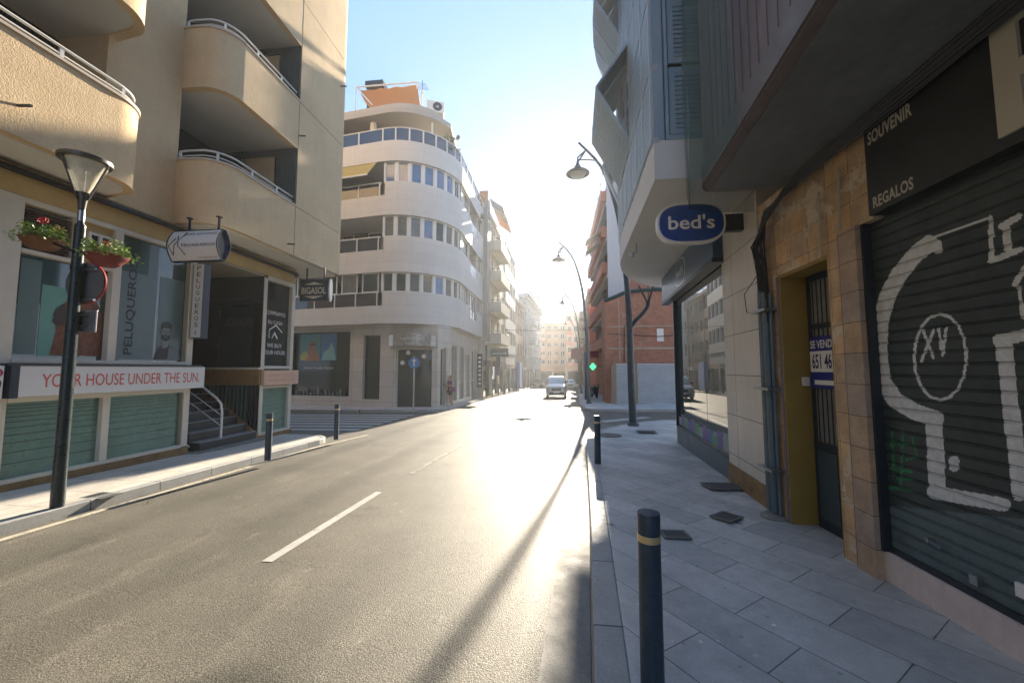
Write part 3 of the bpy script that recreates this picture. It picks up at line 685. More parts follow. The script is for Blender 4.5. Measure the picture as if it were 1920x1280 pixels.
# vertical sign
FV = Fr((0, 8.0, 0), (0, -1))
e = empty('vertical_sign', (-7.6, 8.05, 2.42), 'tall narrow white sign with stacked dark letters hung beside the entrance', 'sign')
MB().fbox(FV, -7.72, -7.47, 2.40, 4.0, -.16, 0).build('sign_case', NAVY, e, bev=.005); MB().fbox(FV, -7.71, -7.48, 2.42, 3.99, 0, .006).build('sign_face', SIGNW, e)
for i, ch in enumerate('PELUQUEROS'): text(ch, FV, -7.635, -7.545, 3.86-i*.135, 3.95-i*.135, .009, BLACK, e)
m = MB(); m.tube([FV.p(-7.62, 2.48, .009), FV.p(-7.59, 2.57, .009)], .004, 4); m.tube([FV.p(-7.58, 2.48, .009), FV.p(-7.59, 2.55, .009)], .004, 4); m.build('emblem', BLACK, e)
MB().box(-7.76, -7.7, 8.03, 8.12, 3.3, 3.36).box(-7.76, -7.7, 8.03, 8.12, 2.7, 2.76).build('sign_bracket', NAVY, e)
# hanging square sign at the corner
FQ = Fr((0, 11.0, 0), (0, -1))
e = empty('hanging_sign', (-6.95, 11.0, 3.73), 'dark square hanging sign with pale serif name under the building corner', 'sign')
MB().fbox(FQ, -7.42, -6.55, 3.72, 4.36, -.05, .05).build('sign_board', M('dark teal board', (.01, .022, .03), .4), e, bev=.01)
m = MB(); m.lathe([(.335, -.02), (.345, 0), (.335, .02)], (-6.5, 11.0, 4.03), 28, 'x')
for i, v in enumerate(m.v): m.v[i] = Vector((v.x, 11+(v.y-11)*.22, v.z))
m.build('side_disc', SIGNW, e)
text('BIGASOL', FQ, -7.37, -6.61, 3.92, 4.12, .053, M('cream print', (.62, .55, .42), .5), e, bold=.02)
m = MB(); fpoly(m, FQ, [(-7.3, 4.19), (-6.68, 4.19), (-6.99, 4.27)], .053); fpoly(m, FQ, [(-7.3, 3.86), (-6.99, 3.78), (-6.68, 3.86)], .053); m.build('chevrons', MATS['cream print'], e)
m = MB()
for ux in (-7.25, -6.7): m.fbox(FQ, ux-.02, ux+.02, 4.36, ZS-.05, -.02, .02)
m.build('hanger', NAVY, e)

YT[:] = [1, 0]
# ------------------------------------------------------------------ curved white corner building across the side street
CB = empty('corner_building', (-9, 23, gz(23)), 'white corner building with curved front, glass terrace rail and ground floor optician shop', 'building')
WSTN = M('pale stone panels', (.64, .60, .54), .6, var=.05, vs=1.2, streak=.06, brick=dict(w=90, h=.57, m=.006, off=0, c1=(.65, .61, .55), c2=(.62, .58, .52), mc=(.45, .42, .38), b=.001))
BST = M('beige shop stone', (.40, .35, .30), .5, var=.08, vs=1.5, brick=dict(w=1.1, h=.8, m=.006, off=0, c1=(.56, .50, .42), c2=(.51, .45, .38), mc=(.2, .18, .15), b=.001))
CX, CY, CR = -8.95, 22.4, 3.3
LV = [(4.15, 5.85), (6.9, 8.85), (10.0, 11.85), (13.0, 14.15)]
ar = arc(CX, CY, CR, -98, 0, 22)
s0 = Vector(ar[0]); sdir = Vector((-.99, .139))
far = s0+sdir*14
YE = 28.8
UP_ = [tuple(far), tuple(s0+sdir*.02)] + ar + [(CX+CR, YE)]
def clos(path): return path + [(-24, YE), (-24, path[0][1])]
for i, (a, b) in enumerate(LV):
    if i == 3: P = UP_; m = MB(); m.strip(P, a, b, .25); m.build('parapet', WSTN, CB, smooth=30)
    else:
        # solid band, lower under the loggia on the side street
        m = MB(); m.strip(ar[1:] + [(CX+CR, 24.6)], a, b, .25); m.strip([(CX+CR, 24.6), (CX+CR, 26.9)], a, b-.78, .25); m.strip([(CX+CR, 26.9), (CX+CR, YE)], a, b, .25)
        m.strip([tuple(far), tuple(s0), ar[1]], a, b-.75, .25); m.build('parapet', WSTN, CB, smooth=30)
        F2 = Fr((s0.x, s0.y, 0), (sdir.y*-1, -abs(sdir.x)))
        g = MB(); g.fbox(F2, -13.9, -.02, b-.75, b-.05, -.10, -.06)
        g.build('balcony_glass', M('smoked rail glass', (.012, .016, .028), .05, spec=.9), CB)
        g = MB(); g.fbox(F2, -13.9, .0, b-.05, b+.0, -.13, -.03)
        for k in range(11): u = -.08-k*1.32; g.fbox(F2, u-.03, u+.03, b-.75, b-.05, -.12, -.04)
        g.build('balcony_rail', WMET, CB)
        F3 = Fr((CX+CR, 0, 0), (1, 0))
        if i: 
            g = MB(); g.fbox(F3, 24.62, 26.88, b-.78, b-.0, -.12, -.08); g.build('balcony_glass', M('milky rail glass', (.5, .52, .52), .2, spec=.7), CB)
        else: window(F3, 24.65, 26.85, b-.75, b+.0, CB, -.14, WMET, GLASS, 1)
    m = MB(); m.prism(offs(clos(UP_), .012), a+.02, a+.2); m.build('floor_slab', CEILW, CB)
m = MB(); m.prism(offs(clos(UP_), .26), 4.35, 13.9) if False else None
# core behind the window bands
core = offs(UP_, 2.2); m = MB(); m.prism(clos(core), 4.3, 14.1); m.build('core_wall', M('loggia back wall', (.22, .19, .15), .8, var=.1), CB)
# window bands round the curve
an0, an1 = -96, -6; WN = 7
for i in range(3):
    z0, z1 = LV[i][1], LV[i+1][0]
    for k in range(WN):
        a0 = an0+(an1-an0)*k/WN; a1 = an0+(an1-an0)*(k+1)/WN; am = R((a0+a1)/2)
        r = CR-.12; c = (CX+r*math.cos(am)*math.cos(R((a1-a0)/2)), CY+r*math.sin(am)*math.cos(R((a1-a0)/2)), 0)
        f = Fr(c, (math.cos(am), math.sin(am))); hw = r*math.sin(R((a1-a0)/2))
        for q in ((-hw, -hw*.80), (hw*.80, hw)): MB().fbox(f, *q, z0, z1, -.12, .0).build('window_pier', WMET, CB)
        window(f, -hw*.80, hw*.80, z0+.01, z1-.01, CB, -.08, WMET, (GLASS, GLASS, GLASSG, GLASSG, GLASSB, GLASSG, GLASSG, GLASSG, GLASSG, GLASSG, GLASSB, GLASS, GLASSG, GLASSG, GLASSB, GLASSB, GLASSB, GLASSB, GLASSB, GLASSB, GLASS)[(i*7+k) % 21], 0, .05)
    F3 = Fr((CX+CR-.1, 0, 0), (1, 0))
    m = MB(); 
    for (a, b, dd) in ((22.3, 22.9, .2), (24.3, 24.6, 2), (26.9, 27.2, 2), (28.5, YE, .2)): MB().fbox(F3, a, b, z0, z1, -dd, 0).build('window_pier', BST, CB)
    window(F3, 22.9, 24.3, z0, z1, CB, -.1, CREAMF, GLASSG, 2); window(F3, 27.2, 28.5, z0, z1, CB, -.1, CREAMF, GLASSG, 1)
    if i == 0: window(F3, 24.6, 26.9, z0, z1, CB, -.1, WMET, GLASS, 3)
    F4 = Fr((s0.x+.28, s0.y+2.2, 0), (-.139, -.99))
    window(F4, -2.2, -.3, z0-.5, z1-.02, CB, .0, WMET, GLASS, 1); window(F4, -4.8, -3.2, z0-.5, z1-.02, CB, .0, WMET, GLASSG, 1); window(F4, -8, -5.6, z0-.5, z1-.02, CB, .0, WMET, GLASS, 2)
F2 = Fr((s0.x, s0.y, 0), (-sdir.y, sdir.x)); F2 = Fr((s0.x, s0.y, 0), (-.139, -.99))
# enclosed glazing on the first floor, left
z0, z1 = LV[0][1], LV[1][0]
for k in range(7): window(F2, -1.05-k*1.3+.35*0, -1.05-k*1.3+1.0, z0, z1, CB, -.16, WMET, (GLASS, GLASSG)[k % 2], 0, .045)
# yellow awning on the third floor
m = MB(); m.hexa([F2.p(-9, 12.05, .55), F2.p(-.45, 12.05, .55), F2.p(-.3, 12.97, -.05), F2.p(-9, 12.97, -.05), F2.p(-9, 12.08, .57), F2.p(-.45, 12.08, .57), F2.p(-.3, 13.0, -.04), F2.p(-9, 13.0, -.04)])
aw = m.build('awning', M('yellow awning cloth', (.46, .34, .10), .8, var=.08), CB); MB().fbox(F2, -9, -.43, 12.0, 12.07, .52, .6).build('awning_bar', WMET, aw)
# terrace with glass rail
tp = offs(UP_, .12); m = MB(); m.strip(tp[1:], 14.17, 14.9, .02); m.strip([tp[0], tp[1]], 14.17, 14.9, .02)
m.build('terrace_glass', M('blue smoked terrace glass', (.035, .06, .11), .06, spec=.8), CB, smooth=30)
m = MB(); m.tube([(*p, 14.93) for p in tp], .035, 6)
for p in tp[2::3]: m.box(p[0]-.035, p[0]+.035, p[1]-.035, p[1]+.035, 14.15, 14.92)
for k in range(1, 9): p = Vector(tp[1])+sdir*1.5*k; m.box(p.x-.035, p.x+.035, p.y-.035, p.y+.035, 14.15, 14.92)
for k in range(1, 5): y = tp[-2][1]+1.4*k; m.box(tp[-1][0]-.035, tp[-1][0]+.035, y-.035, y+.035, 14.15, 14.92)
m.build('terrace_rail', WMET, CB, smooth=40)
# penthouse
pp = offs(UP_, 2.0); m = MB(); m.prism(clos(pp), 14.1, 15.85); m.build('penthouse', M('penthouse render', (.34, .29, .23), .8, var=.1), CB)
for k, a in enumerate((-88, -62, -36)):
    r = CR-1.98; f = Fr((CX+r*math.cos(R(a)), CY+r*math.sin(R(a)), 0), (math.cos(R(a)), math.sin(R(a)))); window(f, -.33, .33, 14.3, 15.7, CB, .0, WMET, GLASSG, 0)
m = MB(); rp = [tuple(far)] + arc(CX, CY, CR-.15, -98, -25, 16) + [(-6.4, 24), (-7.5, 26), (-9, 28.5)]
m.prism(rp + [(-24, 28.5), (-24, 21)], 15.85, 16.12); m.build('penthouse_roof', M('roof fascia', (.42, .38, .33), .7), CB, smooth=30)
m = MB(); m.prism([(x, y) for x, y in offs(rp, .5)] + [(-23, 28), (-23, 22)], 16.12, 16.72); m.build('roof_parapet', M('penthouse cream', (.46, .42, .34), .7), CB, smooth=30)
m = MB(); m.lathe([(.18, 14.15), (.18, 15.86)], (-10.4, 20.1, 0), 16); m.build('column', WMET, CB, smooth=40); m = MB(); m.lathe([(.06, 14.15), (.06, 15.86)], (-7.0, 20.4, 0), 10); m.build('column', WMET, CB, smooth=40)
# pergola with orange cloth, chimney, antenna, condenser
pg = empty('pergola', (-8.8, 22.5, 17.1), 'white roof pergola frame with sagging orange cloth on the corner building', 'pergola')
m = MB(); A, B, C_, D = (-12.4, 21.6, 19.4), (-8.35, 21.4, 19.2), (-6.9, 23.6, 17.4), (-11.0, 25.4, 19.9)
for q in (A, B): m.tube([q, (q[0], q[1], 16.7)], .04, 6)
m.tube([A, B], .05, 6); m.tube([B, (-7.1, 21.4, 16.8)], .035, 6); m.tube([A, (-10.6, 20.7, 17.2)], .04, 6); m.tube([B, D], .04, 6); m.tube([A, D], .04, 6); m.tube([(-8.0, 21.3, 18.6), (-8.0, 21.3, 16.7)], .05, 6)
m.build('pergola_frame', WMET, pg)
m = MB(); n = 8; G = [[None]*(n+1) for _ in range(n+1)]
TL, TR, BL, BR = Vector((-12.2, 21.7, 19.2)), Vector((-8.35, 21.5, 19.1)), Vector((-10.6, 20.3, 16.9)), Vector((-7.75, 20.5, 16.95))
for i in range(n+1):
    for j in range(n+1):
        s, t = i/n, j/n; p = (TL*(1-s)+TR*s)*(1-t)+(BL*(1-s)+BR*s)*t; p.z += -.22*math.sin(math.pi*t)*1 + .05*math.sin(s*math.pi*7)*(1-t); G[i][j] = p
for i in range(n):
    for j in range(n): m.quad(G[i][j], G[i+1][j], G[i+1][j+1], G[i][j+1])
m.build('pergola_cloth', M('orange cloth', (.52, .20, .045), .8), pg, smooth=80)
m = MB(); m.box(-12.2, -11.2, 22.6, 23.6, 16.7, 20.3); ch = tag(m.build('chimney', M('dark chimney render', (.05, .05, .045), .7)), 'dark square chimney beside the orange roof cloth', 'chimney', None)
MB().box(-12.3, -11.1, 22.5, 23.7, 20.1, 20.5).build('chimney_cap', DGREY, ch)
m = MB(); m.tube([(-8.6, 23, 16.7), (-8.6, 23, 20.6)], .02, 5)
for k in range(6): m.tube([(-8.9, 23+.0, 20.0+k*.09), (-8.2-k*.05, 23.2, 20.05+k*.09)], .01, 4)
tag(m.build('antenna', DGREY), 'thin roof antenna behind the orange roof cloth', 'antenna')
ac = empty('air_conditioner', (-7.0, 20.2, 16.7), 'white air conditioner unit at the right end of the roof parapet', 'air conditioner')
FC = Fr((-6.95, 20.75, 0), (.35, -.93)); MB().fbox(FC, -.5, .5, 16.74, 17.42, -.35, 0).build('casing', WMET, ac, bev=.02)
m = MB(); ell(m, FC, .12, 17.08, .27, .27, .006); m.build('fan_opening', BLACK, ac); m = MB(); ell(m, FC, .12, 17.08, .08, .08, .012); m.build('fan_hub', ALU, ac)
# ground floor
GF = M('ground floor joint', (.3, .27, .23), .6)
gp = [(-22, 21.5)] + [(-9.6, 19.75)] + [(-8.9, 19.68)] + [(-6.4, 20.05)] + [(-5.98, 20.8)] + [(-5.98, YE)]
segs = []
m = MB()
zb0 = -.7
fA = Fr((-8.9, 19.68, 0), (-.139, -.99)); LA = 12.5
opsA = [(-6.5, -2.5, .25, 3.85), (-1.66, -.6, .12, 3.6), (-11.5, -7.2, .25, 3.85)]
m.wall(fA, -LA, 0, zb0, 4.17, opsA, .3)
fD = Fr((-8.9, 19.68, 0), (.16, -.987)); LD = (Vector(gp[3])-Vector(gp[2])).length
opsD = [(.32, 2.25, -.3, 2.85)]
m.wall(fD, 0, LD, zb0, 4.17, opsD, .4)
t = Vector(gp[4])-Vector(gp[3]); fE_ = Fr((gp[3][0], gp[3][1], 0), (t.y, -t.x)); m.wall(fE_, 0, t.length, zb0, 4.17, [(.25, .65, -.2, 2.9)], .3)
fG = Fr((-5.98, 0, 0), (1, 0)); opsG = [(21.4, 22.6, -.1, 3.1), (23.2, 24.3, -.1, 3.1), (24.9, 26.0, -.1, 2.7), (26.6, 28.2, -.35, 3.1)]
m.wall(fG, 20.8, YE, zb0, 4.17, opsG, .3)
m.build('ground_floor_wall', BST, CB)
g = MB()
for fr, ops in ((fA, opsA), (fD, opsD), (fE_, [(.25, .65, -.2, 2.9)]), (fG, opsG)):
    for (a, b, c, e) in ops:
        o = MB().fbox(fr, a, b, c, e, -.34, -.29).build('shop_window', GLASS, CB)
        f = MB(); f.fbox(fr, a, a+.05, c, e, -.29, -.2); f.fbox(fr, b-.05, b, c, e, -.29, -.2); f.fbox(fr, a+.05, b-.05, e-.05, e, -.29, -.2); 
        if fr is fG: f.fbox(fr, a+.05, b-.05, .9, 1.0, -.29, -.2)
        f.build('frame', CREAMF if fr is not fA else DGREY, o)
# optician posters
PO = [0.5, .5]
p = MB(); d = -.28
p.k = 0; p.fquad(fA, -6.6, -5.2, 1.75, 3.3, d); p.k = 1; p.fquad(fA, -5.15, -3.75+.0-.35, 1.75, 3.3, d)
p.k = 2; fpoly(p, fA, [(-6.2, 1.76), (-5.95, 2.2), (-6.05, 2.5), (-5.9, 2.85), (-5.65, 2.9), (-5.5, 2.7), (-5.55, 2.4), (-5.4, 2.2), (-5.2, 1.76)], d+.004)
p.k = 3; fpoly(p, fA, [(-6.6, 2.0), (-6.35, 2.25), (-6.15, 2.3), (-6.0, 2.05), (-6.2, 1.76), (-6.5, 1.76)], d+.006)
p.k = 4; fpoly(p, fA, [(-5.1, 1.77), (-4.95, 2.2), (-4.6, 2.45), (-4.45, 2.8), (-4.3, 2.5), (-4.15, 1.77)], d+.004)
p.k = 5; fpoly(p, fA, [(-5.95, 2.62), (-5.55, 2.64), (-5.56, 2.74), (-5.94, 2.72)], d+.009)
p.v = [v+fA.u*.5+Vector((0, 0, .5)) for v in p.v]; p.build('window_posters', [M('poster teal', (.02, .16, .13), .3), M('poster blue', (.02, .12, .26), .3), M('poster skin', (.28, .11, .06), .4), M('poster yellow', (.32, .32, .08), .4), M('poster foam', (.16, .36, .36), .4), BLACK], CB)
text('Antonio Paredes Opticos', fA, -5.8, -3.8, 1.75, 1.88, d, WHITEP, CB, 'lettering_and_reflection')
p = MB(); p.fquad(fA, -6.8, -3.65, .95, 1.25, d) if False else None
random.seed(9)
for k in range(14):
    u = -6.3+k*.25; p.k = k % 2; p.fbox(fA, u, u+.13, .3, .42+random.random()*.3, -.29, -.24)
p.build('window_display', [M('display grey', (.16, .18, .17), .4), M('display dark', (.06, .07, .07), .4)], CB)
# curved entrance sign + number plate
e = empty('shop_sign', (-8.0, 19.6, 2.9), 'curved metallic sign box over the corner shop entrance', 'sign')
m = MB(); n = 10
for i in range(n):
    a0, a1 = -.05+2.5*i/n, -.05+2.5*(i+1)/n; f0 = .10+.38*math.sin(math.pi*i/n)**.6 if i else .1; f1 = .10+.38*math.sin(math.pi*(i+1)/n)**.6 if i+1 < n else .1
    P0, P1 = fD.p(a0, 0, f0), fD.p(a1, 0, f1); Q0, Q1 = fD.p(a0, 0, .01), fD.p(a1, 0, .01)
    z0, z1, za, zb = 2.98, 2.98, 3.55+.1*math.sin(math.pi*i/n), 3.55+.1*math.sin(math.pi*(i+1)/n)
    up = lambda p, z: (p.x, p.y, z)
    m.hexa([up(P0, z0), up(P1, z1), up(Q1, z1), up(Q0, z0), up(P0, za), up(P1, zb), up(Q1, zb), up(Q0, za)])
m.build('sign_box', M('tarnished sign metal', (.36, .33, .29), .35, metal=.6, var=.4, vs=5), e)
text('Antonio Paredes', fD, .6, 1.9, 3.3, 3.45, .50, WHITEP, e); text('Opticos', fD, .9, 1.5, 3.08, 3.18, .50, WHITEP, e)
for (u, z) in ((.6, 2.1), (.9, 2.65), (1.75, 2.45)):
    m = MB(); ell(m, fD, u, z, .12, .12, -.27, 16); m.build('window_sticker', WHITEP, CB)
# street side signs
e = empty('vertical_sign', (-6.2, 28.3, 0), 'narrow upright sign with white symbols on the corner building street side', 'sign')
MB().fbox(Fr((0, 28.35, 0), (0, -1)), -5.97, -5.6, .4, 2.9, -.08, 0).build('sign_board', BLACK, e)
m = MB()
for k in range(7): m.fbox(Fr((0, 28.35, 0), (0, -1)), -5.88, -5.68, .6+k*.32, .78+k*.32, 0, .006)
m.build('symbols', WHITEP, e)
# ------------------------------------------------------------------ generic street buildings
def block(name, label, p0, p1, nrm, depth, zt, floors, cols, mat, gmat=GLASSG, zg=None, bal=None, roof=None, balm=None, shop=True, wfr=.62, fm=None, hs=None, awn=None):
    p0, p1 = Vector(p0), Vector(p1); L = (p1-p0).length; fr = Fr((p0.x, p0.y, 0), nrm); yb = max(p0.y, p1.y); g = gz(yb)-.1; gt = gz((p0.y+p1.y)/2)+.13
    e = empty(name, (p0.x, p0.y, gz(p0.y)), label, 'building'); zs = zg or gt+4.0; fh = (zt-zs)/floors; wc = L/cols; m = MB()
    ops = []; bz = []
    for i in range(floors):
        for k in range(cols): ops.append((wc*(k+.5-wfr/2), wc*(k+.5+wfr/2), zs+fh*i+fh*.30, zs+fh*i+fh*.84))
    sops = []
    if shop:
        ns = max(1, round(L/3.2)); ws = L/ns
        for k in range(ns): sops.append((ws*k+.25, ws*(k+1)-.25, gt+.1, gt+3.0))
    m.wall(fr, 0, L, g, zt, ops+sops, .18)
    for a, b in ((0, -1), (L, 1)): m.quad(fr.p(a, g, 0), fr.p(a, g, -depth), fr.p(a, zt, -depth), fr.p(a, zt, 0))
    m.quad(fr.p(0, zt, 0), fr.p(L, zt, 0), fr.p(L, zt, -depth), fr.p(0, zt, -depth)); m.quad(fr.p(0, g, -depth), fr.p(L, g, -depth), fr.p(L, zt, -depth), fr.p(0, zt, -depth))
    m.fbox(fr, -.0, L, zt, zt+.35, -.3, .12); m.fbox(fr, 0, L, zs-.2, zs-.05, -.05, .08)
    m.build('wall', mat, e)
    a, b, c, d = ops[0]; w0 = window(fr, a, b, c, d, e, -.16, fm or WMET, gmat, 1 if b-a > .9 else 0)
    for (a2, b2, c2, d2) in ops[1:]:
        w1 = copy_tree(w0, e); w1.location = fr.u*(a2-a)+Vector((0, 0, c2-c))
    for k, (a, b, c, d) in enumerate(sops):
        o = MB().fbox(fr, a, b, c, d, -.22, -.17).build('shop_window', GLASS, e); f = MB(); f.fbox(fr, a, b, d-.45, d, -.17, .02); f.build('shop_fascia', (DGREY, MATS['ochre plinth stone'], NAVY, BST)[k % 4], o)
    if bal:
        bm_ = balm or mat; first = None
        for i in range(floors):
            for (ka, kb) in bal:
                a, b = wc*ka+.1, wc*kb-.1; z = zs+fh*i
                if first is None:
                    q = MB(); q.fbox(fr, a, b, z-.02, z+.14, .002, .95); q.fbox(fr, a, b, z+.14, z+.85, .87, .95); q.fbox(fr, a, a+.08, z+.14, z+.85, .002, .87); q.fbox(fr, b-.08, b, z+.14, z+.85, .002, .87)
                    o = q.build('balcony', bm_, e); q = MB(); q.tube([fr.p(a+.04, z+1.0, .02), fr.p(a+.04, z+1.0, .91), fr.p(b-.04, z+1.0, .91), fr.p(b-.04, z+1.0, .02)], .025, 5)
                    for j in range(5): q.tube([fr.p(a+.1+(b-a-.2)*j/4, z+.84, .91), fr.p(a+.1+(b-a-.2)*j/4, z+1.0, .91)], .015, 4)
                    q.build('railing', DGREY, o); first = (o, a, z, ka, kb)
                elif kb-ka == first[4]-first[3]:
                    o = copy_tree(first[0], e); o.location = fr.u*(a-first[1])+Vector((0, 0, z-first[2]))
    return e, fr, zs, fh, wc
LIME = M('lime render', (.50, .46, .36), .8, var=.1, vs=.8, streak=.15)
GREYP = M('grey panel facade', (.33, .34, .34), .5, var=.08, vs=.7)
BRN = M('brown render', (.30, .20, .13), .8, var=.15, vs=1)
GREYC = M('grey classical render', (.36, .37, .37), .8, var=.1, vs=.6)
PEACH = M('peach render', (.46, .33, .22), .8, var=.1, vs=.5)
REDR = M('terracotta render', (.52, .21, .13), .75, var=.12, vs=1)
CREAM2 = M('cream render', (.48, .41, .30), .8, var=.1, vs=.5)
e, fr, zs, fh, wc = block('apartment_building', 'cream apartment block with long balconies directly beyond the white corner building', (-5.65, 28.85), (-5.25, 38.5), (1, -.04), 9, 14.4, 4, 4, LIME, bal=[(1, 3)], zg=3.9)
MB().fbox(fr, .02, .9, 3.9, 15.0, .002, .35).build('pilaster', M('grey pilaster', (.25, .23, .20), .7), e)
m = MB(); m.fbox(fr, .3, .95, 15.0, 15.9, -.4, .3); m.build('chimney', M('clay chimney', (.35, .15, .08), .7), e)
for k in range(3):
    m = MB(); a = 2.2+k*1.6; m.hexa([fr.p(a, 15.2-k*.2, 1.2), fr.p(a+1.4, 15.0-k*.2, 1.2), fr.p(a+1.4, 15.9-k*.2, .0), fr.p(a, 16.1-k*.2, .0), fr.p(a, 15.25-k*.2, 1.2), fr.p(a+1.4, 15.05-k*.2, 1.2), fr.p(a+1.4, 15.95-k*.2, .0), fr.p(a, 16.15-k*.2, .0)]); m.build('roof_awning', (DGREY, BRN, M('orange awning', (.55, .18, .04), .7))[k], e)
e, fr, zs, fh, wc = block('glass_building', 'grey glazed building narrow and tall between cream and brown fronts', (-5.2, 38.6), (-5.05, 46.5), (1, -.02), 9, 14.6, 4, 5, GREYP, wfr=.84, zg=3.6)
block('brown_building', 'low brown building with dark windows between glazed and grey fronts', (-5.3, 47), (-4.75, 58.5), (1, -.05), 9, 10.6, 3, 5, BRN, GLASS)
e, fr, zs, fh, wc = block('classical_building', 'pale grey classical building with cornice at the far left end', (-5.0, 59), (-3.4, 80), (1, -.075), 9, 12.6, 3, 7, GREYC, GLASSG, bal=[(2, 3), (4, 5)])
m = MB(); m.fbox(fr, -.2, 21.2, 12.9, 13.3, -1, .5); m.fbox(fr, -.2, 21.2, 13.3, 13.5, -1, .7); m.build('cornice', GREYC, e)
m = MB(); m.fbox(fr, 17.5, 20.9, 13.5, 16.2, -4, 0); m.lathe([(1.9, 0), (1.5, 1.0), (.2, 1.7)], (-5.2, 78, 16.2), 10); m.build('turret', GREYC, e)
block('apartment_building', 'peach apartment block closing the street behind the van, left of the reddish one', (-4.2, 92), (2.0, 93), (0, -1), 10, 12.5, 5, 4, PEACH, GLASS, bal=[(0, 1), (2, 3)])
block('apartment_building', 'tall cream block at the street end with red balconies behind the row of lamps', (2.1, 88), (7.8, 88), (0, -1), 10, 14.3, 5, 4, CREAM2, GLASS, bal=[(0, 1), (2, 3)], balm=REDR)
block('apartment_building', 'reddish building on the right just beyond the red balcony tower', (4.6, 72), (3.6, 43.5), (-1, .035), 9, 10.5, 3, 8, REDR, GLASS, bal=[(1, 2), (4, 5), (6, 7)], balm=CREAM2)
# ------------------------------------------------------------------ red balcony tower
e = empty('tower_block', (4.5, 32, gz(32)), 'tall block with terracotta balconies and a blank white party wall on the right', 'building')
PARTY = M('white party wall', (.62, .61, .60), .85, var=.04, vs=.6, streak=.08)
TR = M('tower brick', (.44, .20, .13), .8, var=.15, vs=2)
MB().box(3.95, 8.5, 27.05, 40, -1.2, 15.4).build('wall', TR, e)
MB().box(3.55, 5.0, 26.9, 27.05, -1, 15.7).build('party_wall', PARTY, e)
FT = Fr((3.95, 40, 0), (-1, 0)); F7 = Fr((0, 27.1, 0), (0, -1))
for i in range(5):
    z = 3.3+i*2.62
    m = MB(); m.fbox(FT, 0, 12.6, z, z+.14, .002, .75); m.fbox(FT, 0, 12.6, z+.14, z+.78, .66, .75); m.fbox(FT, 12.5, 12.6, z+.14, z+.78, .002, .66); o = m.build('balcony', REDR, e)
    m = MB(); 
    for zz in (.9, 1.0): m.tube([FT.p(0, z+zz, .7), FT.p(12.55, z+zz, .7), FT.p(12.55, z+zz, .02)], .015, 4)
    m.build('railing', DGREY, o)
    MB().fbox(FT, .0, 12.5, z+2.3, z+2.6, -.05, .45).build('soffit_band', PARTY, e) if i < 4 else None
    for k in range(4): window(FT, .8+k*3, 2.9+k*3, z+.2, z+2.2, e, .004, DGREY, GLASSG, 1)
for i, z in enumerate((10.2, 11.0)):
    m = MB(); m.hexa([FT.p(11, z, 1.8), FT.p(12.4, z, 1.8), FT.p(12.4, z+.75, .75), FT.p(11, z+.75, .75), FT.p(11, z+.05, 1.8), FT.p(12.4, z+.05, 1.8), FT.p(12.4, z+.8, .75), FT.p(11, z+.8, .75)]); m.build('balcony_awning', CREAM2, e)
m = MB()
for k in range(4): m.tube([(3.6+k*.0, 28+k*2.5, 15.4), (3.6, 28+k*2.5, 16.7)], .03, 4)
m.tube([(3.6, 27.2, 16.7), (3.6, 38, 16.7)], .03, 4); m.tube([(3.3, 27.0, 15.6), (3.3, 27.0, 16.7), (4.0, 27.0, 16.7)], .03, 4); m.build('roof_railing', DGREY, e)
m = MB(); m.lathe([(.02, 0), (.3, .08), (.42, .2), (.44, .22)], (0, 0, 0), 14, 'y'); 
for i, v in enumerate(m.v): m.v[i] = v+Vector((4.1, 27.5, 16.3))
m.tube([(4.1, 27.6, 15.5), (4.1, 27.6, 16.3)], .03, 5); tag(m.build('satellite_dish', ALU, smooth=40), 'satellite dish on the roof edge of the white party wall', 'dish')
# ------------------------------------------------------------------ bare brick building with hoarding
e = empty('brick_building', (5.5, 25, gz(25)), 'low exposed red brick ruin with patched plaster behind a metal hoarding', 'building')
BRK = M('old red brick', (.36, .13, .07), .85, var=.2, vs=1.4, brick=dict(w=.26, h=.085, m=.012, c1=(.50, .20, .11), c2=(.38, .15, .085), mc=(.30, .22, .17)), patch=((.42, .30, .22), .8, .60))
m = MB(); Y0 = 25.0
m.add([(3.05, Y0, -1), (8.5, Y0, -1), (8.5, Y0, 6.75), (5.6, Y0, 6.7), (4.4, Y0, 6.6), (3.7, Y0, 6.3), (3.05, Y0, 6.05)] + [(3.05, 27, -1), (8.5, 27, -1), (8.5, 27, 6.75), (5.6, 27, 6.7), (4.4, 27, 6.6), (3.7, 27, 6.3), (3.05, 27, 6.05)],
      [(0, 1, 2, 3, 4, 5, 6), (7, 13, 12, 11, 10, 9, 8)] + [(i, i+7, (i+1) % 7+7, (i+1) % 7) for i in range(7)]); m.build('wall', BRK, e)
FK = Fr((0, Y0, 0), (0, -1))
m = MB(); m.tube([(3.05, Y0-.0, 6.12), (3.7, Y0, 6.37), (4.4, Y0, 6.67), (5.6, Y0, 6.77), (8.5, Y0, 6.82)], .13, 6); m.build('roof_membrane', M('dark roof membrane', (.03, .06, .06), .6), e)
m = MB(); m.fbox(FK, 3.2, 8.4, 4.42, 4.50, .002, .06); m.fbox(FK, 3.2, 8.4, 3.0, 3.12, .002, .05); m.fbox(FK, 3.9, 3.98, 2.3, 6.2, .002, .04); m.build('plaster_bands', M('old plaster', (.42, .34, .26), .9, var=.2, vs=3), e)
m = MB(); m.fbox(FK, 6.25, 6.65, 3.5, 4.3, .002, .03); m.build('blocked_opening', WHITEP, e)
m = MB(); m.tube([(3.2, Y0-.1, 4.0), (6.3, Y0-.08, 3.8), (8, Y0-.1, 3.95)], .02, 5); m.tube([(4.2, Y0-.06, 2.2), (4.25, Y0-.06, 4.4), (4.8, Y0-.06, 5.2)], .025, 5); m.build('old_cables', BLACK, e)
